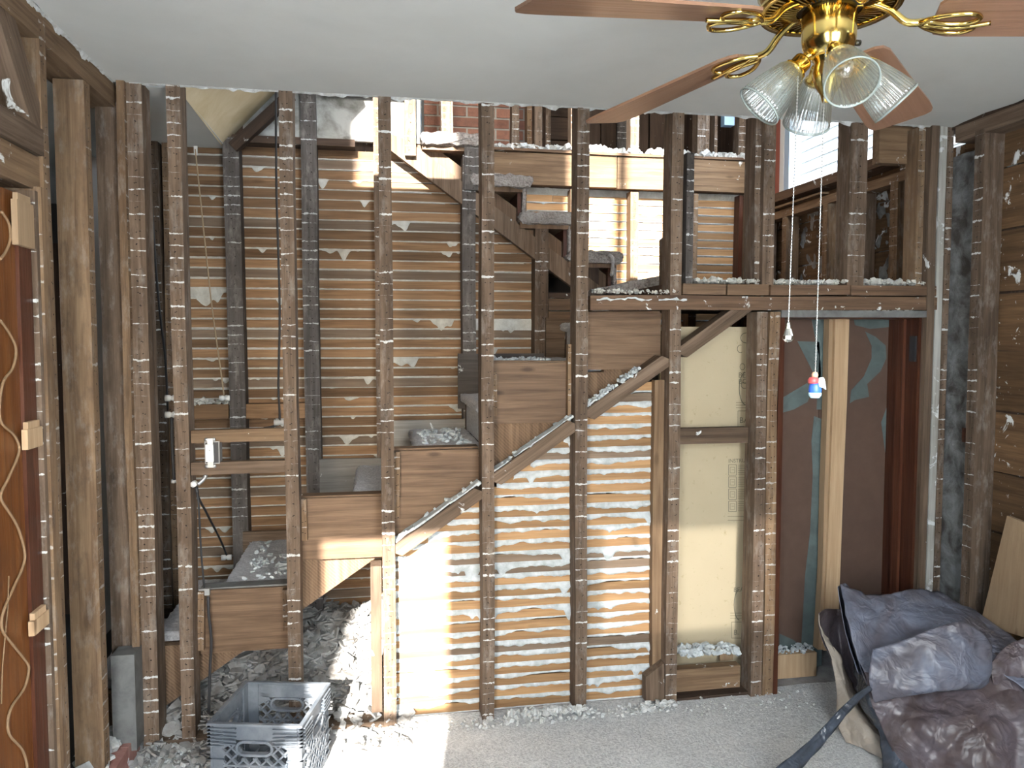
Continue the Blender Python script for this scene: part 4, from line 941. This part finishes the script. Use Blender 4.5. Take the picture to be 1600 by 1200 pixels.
loft('front_sheet', [[A_(1352, 1050, 2.64), A_(1400, 1055, 2.62), A_(1460, 1045, 2.60), A_(1520, 1030, 2.56), A_(1580, 1020, 2.52), A_(1650, 1030, 2.46)],
                     [A_(1362, 1100, 2.58), A_(1410, 1100, 2.54), A_(1465, 1095, 2.50), A_(1525, 1085, 2.45), A_(1585, 1075, 2.42), A_(1660, 1085, 2.36)],
                     [A_(1385, 1150, 2.54), A_(1430, 1140, 2.46), A_(1480, 1140, 2.40), A_(1535, 1130, 2.36), A_(1595, 1130, 2.33), A_(1665, 1140, 2.28)],
                     [A_(1405, 1200, 2.50), A_(1445, 1195, 2.43), A_(1495, 1190, 2.35), A_(1545, 1180, 2.30), A_(1600, 1185, 2.28), A_(1670, 1195, 2.22)],
                     [A_(1425, 1245, 2.42), A_(1460, 1245, 2.37), A_(1505, 1245, 2.30), A_(1555, 1245, 2.26), A_(1605, 1245, 2.23), A_(1680, 1255, 2.18)]], 'tarp', tp, 12, 12, .003, .016, 5.2, .002, 2.2)
loft('right_fold', [[A_(1545, 1040, 2.47), A_(1580, 1005, 2.48), A_(1650, 985, 2.44)], [A_(1552, 1062, 2.44), A_(1590, 1040, 2.43), A_(1655, 1030, 2.38)], [A_(1556, 1078, 2.45), A_(1600, 1075, 2.42), A_(1660, 1068, 2.36)]], 'tarp', tp, 8, 8, .003, .008, 9, .002, 7.0)
loft('front_fold', [[A_(1364, 1014, 2.585), A_(1400, 1005, 2.56), A_(1450, 985, 2.54), A_(1500, 972, 2.52), A_(1536, 990, 2.50), A_(1548, 1010, 2.49)],
                    [A_(1358, 1050, 2.55), A_(1405, 1045, 2.51), A_(1450, 1030, 2.49), A_(1500, 1025, 2.47), A_(1535, 1030, 2.46), A_(1550, 1035, 2.46)],
                    [A_(1360, 1075, 2.54), A_(1410, 1075, 2.49), A_(1450, 1075, 2.46), A_(1500, 1070, 2.44), A_(1530, 1065, 2.44), A_(1548, 1055, 2.45)],
                    [A_(1366, 1098, 2.54), A_(1410, 1088, 2.50), A_(1450, 1082, 2.47), A_(1500, 1078, 2.455), A_(1535, 1078, 2.455), A_(1545, 1068, 2.46)]], 'tarp_blue', tp, 8, 8, .004, .005, 9, .001, 5.0)
loft('left_collar', [[A_(1309, 918, 2.90), A_(1311, 915, 2.94), A_(1322, 912, 2.96), A_(1330, 925, 2.90), A_(1334, 935, 2.86)],
                     [A_(1312, 940, 2.88), A_(1316, 945, 2.96), A_(1325, 945, 2.98), A_(1326, 970, 2.86), A_(1330, 985, 2.80)],
                     [A_(1322, 990, 2.80), A_(1326, 1000, 2.92), A_(1335, 1010, 2.9), A_(1336, 1020, 2.8), A_(1340, 1030, 2.72)],
                     [A_(1340, 1050, 2.68), A_(1346, 1055, 2.75), A_(1352, 1060, 2.74), A_(1352, 1065, 2.68), A_(1356, 1072, 2.62)]], 'tarp_blue', tp, 6, 6, .003, .003, 9, 0, 2.0)
loft('inner_fold', [[A_(1279, 958, 2.98), A_(1292, 951, 3.02), A_(1310, 953, 3.04), A_(1322, 955, 3.00)],
                    [A_(1282, 990, 2.96), A_(1296, 985, 3.04), A_(1312, 985, 3.06), A_(1326, 985, 3.0)],
                    [A_(1298, 1030, 2.92), A_(1306, 1030, 3.0), A_(1318, 1030, 3.02), A_(1332, 1030, 2.95)],
                    [A_(1316, 1080, 2.86), A_(1322, 1080, 2.92), A_(1330, 1080, 2.94), A_(1342, 1080, 2.86)]], 'tarp', tp, 6, 6, .003, .006, 9, 0, 8.0)
loft('tan_edge', [[A_(1279, 960, 2.965), A_(1284, 992, 2.94), A_(1298, 1030, 2.90), A_(1308, 1080, 2.86), A_(1310, 1130, 2.82), A_(1322, 1160, 2.76)],
                  [A_(1285, 990, 2.955), A_(1300, 1010, 2.93), A_(1312, 1050, 2.88), A_(1322, 1090, 2.82), A_(1335, 1140, 2.75), A_(1350, 1170, 2.70)],
                  [A_(1292, 1005, 2.95), A_(1312, 1030, 2.90), A_(1326, 1080, 2.84), A_(1345, 1120, 2.76), A_(1370, 1160, 2.66), A_(1385, 1190, 2.60)],
                  [A_(1300, 1030, 2.99), A_(1322, 1050, 2.95), A_(1342, 1095, 2.86), A_(1362, 1130, 2.78), A_(1390, 1170, 2.66), A_(1410, 1210, 2.58)]], 'tarp_tan', tp, 7, 6, .003, .012, 7, .002, 4.0)
loft('dark_fold_inside', [[A_(1320, 960, 3.05), A_(1330, 1010, 2.93), A_(1338, 1060, 2.80), A_(1345, 1100, 2.72), A_(1372, 1140, 2.62), A_(1380, 1215, 2.50)],
                      [A_(1330, 965, 3.0), A_(1340, 1020, 2.85), A_(1350, 1070, 2.70), A_(1362, 1105, 2.63), A_(1392, 1145, 2.56), A_(1405, 1215, 2.46)],
                      [A_(1340, 975, 2.95), A_(1350, 1030, 2.80), A_(1362, 1080, 2.66), A_(1385, 1110, 2.60), A_(1418, 1160, 2.53), A_(1445, 1220, 2.42)]], 'black_cloth', tp, 6, 6, .003, .010, 9, 0, 6.0)  # near-black sheet inside the open left fold
# twisted black strap
stp = []
pts = catmull([A_(1366, 1071, 2.545), A_(1345, 1085, 2.53), A_(1315, 1115, 2.50), A_(1285, 1150, 2.47), A_(1255, 1180, 2.44), A_(1225, 1206, 2.42), A_(1195, 1235, 2.42)], 6)
V, Fc = [], []
for i, p in enumerate(pts):
    t = i/(len(pts)-1); w = .010+.030*t
    for k in range(8):
        a = 2*PI*k/8+t*5; V.append(p+Vector((math.cos(a)*w*.8, math.sin(a)*w*.35, math.sin(a)*w*.75+math.cos(2*a)*w*.25)))
for i in range(len(pts)-1):
    for k in range(8): a = i*8+k; b = i*8+(k+1) % 8; Fc.append((a, b, b+8, a+8))
sk_ = raw('black_strap', V, Fc, 'black_cloth', None, True); tag(sk_, 'twisted black plastic strap tied to the tarpaulin corner', 'strap')
pk = timber('leaning_plank', (2.50, 2.62, .30), (2.585, 2.86, .93), .17, .018, 'ply', None, face=(-.95, -.3, .1)); bpy.data.objects.remove(pk)
q0, q1, q2, q3 = atX(1538, 975, 2.60), atX(1620, 1000, 2.56), atX(1620, 822, 2.60), atX(1580, 806, 2.612)
n_ = (q1-q0).cross(q3-q0).normalized()*.018
lp = raw('leaning_plank', [q0, q1, q2, q3, q0+n_, q1+n_, q2+n_, q3+n_], [(0, 1, 2, 3), (7, 6, 5, 4), (0, 4, 5, 1), (1, 5, 6, 2), (2, 6, 7, 3), (3, 7, 4, 0)], 'ply'); tag(lp, 'pale plywood plank leaning on the outside wall behind the tarpaulin', 'plank')

# ================================================================== CEILING FAN
M['brass'] = plain('polished_brass', rgb(.72, .52, .17), .16, 1.0)
M['brass_dark'] = plain('black_motor_housing', rgb(.03, .027, .02), .35, .3)
M['blade'] = wood('fan_blade_veneer', rgb(.215, .122, .078), rgb(.17, .088, .053), var=.05, knots=0, rough=.38, stain=.1)
def shade_glass():
    g = G('ribbed_glass'); gl = g.n('BsdfGlass', {0: rgb(.93, .96, .95), 1: .02, 2: 1.3}); tr = g.n('BsdfTransparent', {0: rgb(.90, .92, .91)})
    tl = g.n('BsdfTranslucent', {0: rgb(.75, .78, .76)}); df = g.n('BsdfGlossy', {0: rgb(.9, .9, .9), 1: .15})
    a = g.n('MixShader', {0: .40, 1: tr.outputs[0], 2: gl.outputs[0]}); b = g.n('MixShader', {0: .16, 1: a.outputs[0], 2: tl.outputs[0]}); c = g.n('MixShader', {0: .10, 1: b.outputs[0], 2: df.outputs[0]})
    g.t.links.new(c.outputs[0], g.out.inputs[0]); return g.m
M['shade'] = shade_glass(); M['rimglass'] = plain('shade_rim', rgb(.20, .23, .215), .25)
ZB = 2.278
FC = Vector((.8956, 1.4372, 0)); DZ = .055      # fan body lift
fan = empty('ceiling_fan', (FC.x, FC.y, ZC)); tag(fan, 'brass ceiling fan with wooden blades and four ribbed glass shades', 'ceiling fan')
T = Matrix.Translation
lathe('canopy', [(.0, ZC+.01), (.075, ZC+.005), (.075, ZC-.02), (.055, ZC-.06), (.018, ZC-.075), (.016, 2.4720), (.0, 2.4720)], 'brass', fan, 28, T(FC))
lathe('motor_housing', [(.0, 2.4600), (.06, 2.4550), (.12, 2.4300), (.138, 2.3800), (.138, 2.3350), (.12, 2.3100), (.10, 2.3050), (.0, 2.3050)], 'brass', fan, 40, T(FC))
# vented lower plate: radial fins
V, Fc = lathe_data([(.0, 2.3120), (.128, 2.3120), (.134, 2.3080), (.128, 2.3030)], 40, T(FC))
raw('vent_plate', V, Fc, 'brass_dark', fan, True)
V, Fc = [], []
for k in range(56):
    a = 2*PI*k/56; ca, sa = math.cos(a), math.sin(a); q = len(V)
    for r, z, w in ((.062, 2.2920, .0016), (.126, 2.3000, .0026)):
        for s in (-1, 1):
            for dz in (0, .010): V.append(FC+Vector((r*ca-s*w*sa, r*sa+s*w*ca, z+dz)))
    Fc += [tuple(q+i for i in f) for f in ((0, 2, 6, 4), (1, 5, 7, 3), (0, 4, 5, 1), (2, 3, 7, 6), (4, 6, 7, 5), (0, 1, 3, 2))]
raw('vent_fins', V, Fc, 'brass', fan)
lathe('vent_ring', [(.122, 2.2960), (.134, 2.2940), (.138, 2.3040), (.13, 2.3100)], 'brass', fan, 48, T(FC))
lathe('flywheel', [(.0, 2.3270), (.06, 2.3270), (.062, 2.2970), (.0, 2.2970)], 'brass_dark', fan, 28, T(FC))
lathe('switch_cup', [(.0, 2.3000), (.050, 2.2980), (.052, 2.2920), (.052, 2.2370), (.049, 2.2220), (.040, 2.2070), (.034, 2.2020), (0, 2.2020)], 'brass', fan, 36, T(FC))
lathe('light_fitter', [(.034, 2.2070), (.026, 2.1920), (.030, 2.1720), (.024, 2.1470), (.014, 2.1320), (.010, 2.1170), (0, 2.1140)], 'brass', fan, 28, T(FC))
lathe('thumb_screw', [(0, 0), (.006, 0), (.006, .012), (0, .014)], 'brass_dark', fan, 10, T(FC+Vector((.05, -.01, 2.2320))) @ Matrix.Rotation(PI/2, 4, 'Y'))
BL = (41.3, 117.3, 189.3, 261.3, 333.3)
for ang in BL:
    a = math.radians(ang); Rz = Matrix.Rotation(a, 4, 'Z'); A = T(FC+Vector((0, 0, ZB))) @ Rz @ Matrix.Rotation(math.radians(5.2), 4, 'Y') @ Matrix.Rotation(math.radians(-11), 4, 'X')
    prof = []
    for x, w in ((.190, .040), (.200, .056), (.225, .064), (.40, .070), (.58, .078), (.62, .077), (.64, .070), (.648, .054)): prof.append((x, w))
    poly = [(x, w) for x, w in prof]+[(x, -w) for x, w in reversed(prof)]
    n = len(poly); V = [A @ Vector((x, y, z)) for z in (-.003, .003) for x, y in poly]
    bl_ = raw('blade', V, [tuple(reversed(range(n))), tuple(range(n, 2*n))]+[(i, (i+1) % n, n+(i+1) % n, n+i) for i in range(n)], 'blade', fan)
    # local Z of the veneer should run along the blade
    mw = A @ Matrix.Rotation(PI/2, 4, 'Y'); wl_ = world_of(bl_); bl_.data.transform(mw.inverted() @ wl_); bl_.matrix_basis = world_of(fan).inverted() @ mw
    # blade iron: arm and looped scroll
    V, Fc = [], []
    B = T(FC) @ Rz; loc = lambda x, y, z: B @ Vector((x, y, z))
    ZD = ZB-.016
    arm = catmull([loc(.045, 0, 2.302), loc(.075, 0, 2.300), (loc(.11, 0, 2.283)), loc(.14, 0, ZD-.006), loc(.170, 0, ZD-.009)], 5)
    tube_data(arm, .0075, 8, True, V, Fc)
    for s in (-1, 1):
        lp_ = catmull([loc(.160, 0, ZD-.010), loc(.180, s*.024, ZD-.013), loc(.210, s*.042, ZD-.017), loc(.245, s*.044, ZD-.020), loc(.262, s*.022, ZD-.021), loc(.245, s*.004, ZD-.021), loc(.21, s*.002, ZD-.018), loc(.175, s*.012, ZD-.013), loc(.162, s*.002, ZD-.010)], 5)
        tube_data(lp_, .0048, 7, True, V, Fc)
    tube_data(catmull([loc(.17, 0, ZD-.012), loc(.21, .014, ZD-.019), loc(.25, .008, ZD-.023), loc(.285, 0, ZD-.024)], 4), .0045, 7, True, V, Fc)
    raw('blade_iron', V, Fc, 'brass', bl_, True)
# light arms, sockets, shades and bulbs
M['bulb'] = glass('clear_bulb', rgb(.95, .95, .95), .25)
for ang in (256, 166, 76, -14):
    a = math.radians(ang); dirv = Vector((math.cos(a)*.70, math.sin(a)*.70, -.72)).normalized(); o0 = FC+Vector((0, 0, 2.205))
    s0 = o0+Vector((math.cos(a), math.sin(a), 0))*.042
    tube('light_arm', catmull([o0, o0+Vector((math.cos(a)*.025, math.sin(a)*.025, .004)), s0, s0+dirv*.03], 4), .011, 'brass', fan, 10)
    A = T(s0+dirv*.006) @ dirv.to_track_quat('Z', 'Y').to_matrix().to_4x4() @ Matrix.Scale(.84, 4)
    lathe('lamp_socket', [(0, 0), (.020, 0), (.023, .006), (.023, .026), (.029, .030), (.029, .042), (.026, .042)], 'brass', fan, 20, A)
    sh = lathe('glass_shade', [(.024, .034), (.030, .036), (.036, .046), (.044, .075), (.052, .110), (.0565, .138), (.058, .150), (.0560, .150), (.0545, .137), (.050, .110), (.042, .075), (.034, .047), (.024, .037)], 'shade', fan, 216, A, ripple=.018, rip_n=36)
    lathe('shade_rim', [(.0575, .147), (.0595, .149), (.0595, .152), (.0565, .152), (.0555, .149)], 'rimglass', sh, 48, A)
    lathe('bulb', [(.011, .040), (.012, .055), (.020, .075), (.023, .09), (.018, .105), (.008, .112), (0, .113)], 'bulb', sh, 18, A)
def chain(px, py0, px1, py1, Y, label_mat):
    a, b = at(px, py0, Y), at(px1, py1, Y); n = int((a-b).length/.0062); V, Fc = [], []
    for i in range(n+1):
        p = a+(b-a)*i/n; q = len(V); r = .0022
        V += [p+Vector(v)*r for v in ((1, 0, 0), (-1, 0, 0), (0, 1, 0), (0, -1, 0), (0, 0, 1), (0, 0, -1))]
        Fc += [tuple(q+i for i in f) for f in ((0, 2, 4), (2, 1, 4), (1, 3, 4), (3, 0, 4), (2, 0, 5), (1, 2, 5), (3, 1, 5), (0, 3, 5))]
    V2, F2 = tube_data([a, b], .0006, 5); q = len(V); V += V2; Fc += [tuple(q+i for i in f) for f in F2]
    return raw('pull_chain', V, Fc, label_mat, fan), b
M['chain'] = plain('nickel_chain', rgb(.5, .5, .48), .3, .9)
c1, e1 = chain(1247, 120, 1232, 504, 1.40, 'chain'); c2, e2 = chain(1290, 75, 1274, 583, 1.37, 'chain')
M['crystal'] = glass('cut_crystal', rgb(.85, .86, .78), .35)
lathe('crystal_drop', [(0, 0), (.004, -.001), (.006, -.012), (.0105, -.026), (.0105, -.033), (.006, -.038), (0, -.039)], 'crystal', c1, 12, T(e1), smooth=False)
# small painted figure hanging from the second chain
fgm = {n: plain('figure_'+n, c, .35) for n, c in (('skin', rgb(.62, .33, .22)), ('red', rgb(.42, .07, .07)), ('blue', rgb(.04, .12, .50)), ('white', rgb(.72, .78, .80)), ('pale', rgb(.45, .66, .75)))}
fg = lathe('painted_pendant', [(0, -.042), (.010, -.041), (.0125, -.034), (.011, -.024), (.0085, -.018), (0, -.017)], fgm['blue'], c2, 18, T(e2))
lathe('pendant_base', [(0, -.049), (.008, -.0485), (.012, -.043), (.0122, -.038), (0, -.037)], fgm['pale'], fg, 18, T(e2))
lathe('pendant_body', [(0, -.021), (.010, -.020), (.0105, -.013), (.007, -.008), (0, -.007)], fgm['red'], fg, 16, T(e2+Vector((-.004, 0, .0))))
lathe('pendant_head', [(0, -.010), (.005, -.0085), (.0065, -.004), (.005, .001), (0, .003)], fgm['skin'], fg, 14, T(e2+Vector((-.001, 0, .0))))
loft('pendant_wing', [[e2+Vector((.004, -.006, -.010)), e2+Vector((.010, -.008, -.008)), e2+Vector((.015, -.006, -.012))], [e2+Vector((.000, -.011, -.018)), e2+Vector((.009, -.013, -.020)), e2+Vector((.016, -.008, -.022))], [e2+Vector((.002, -.011, -.026)), e2+Vector((.010, -.012, -.028)), e2+Vector((.018, -.007, -.032))]], fgm['white'], fg, 4, 4, .003)
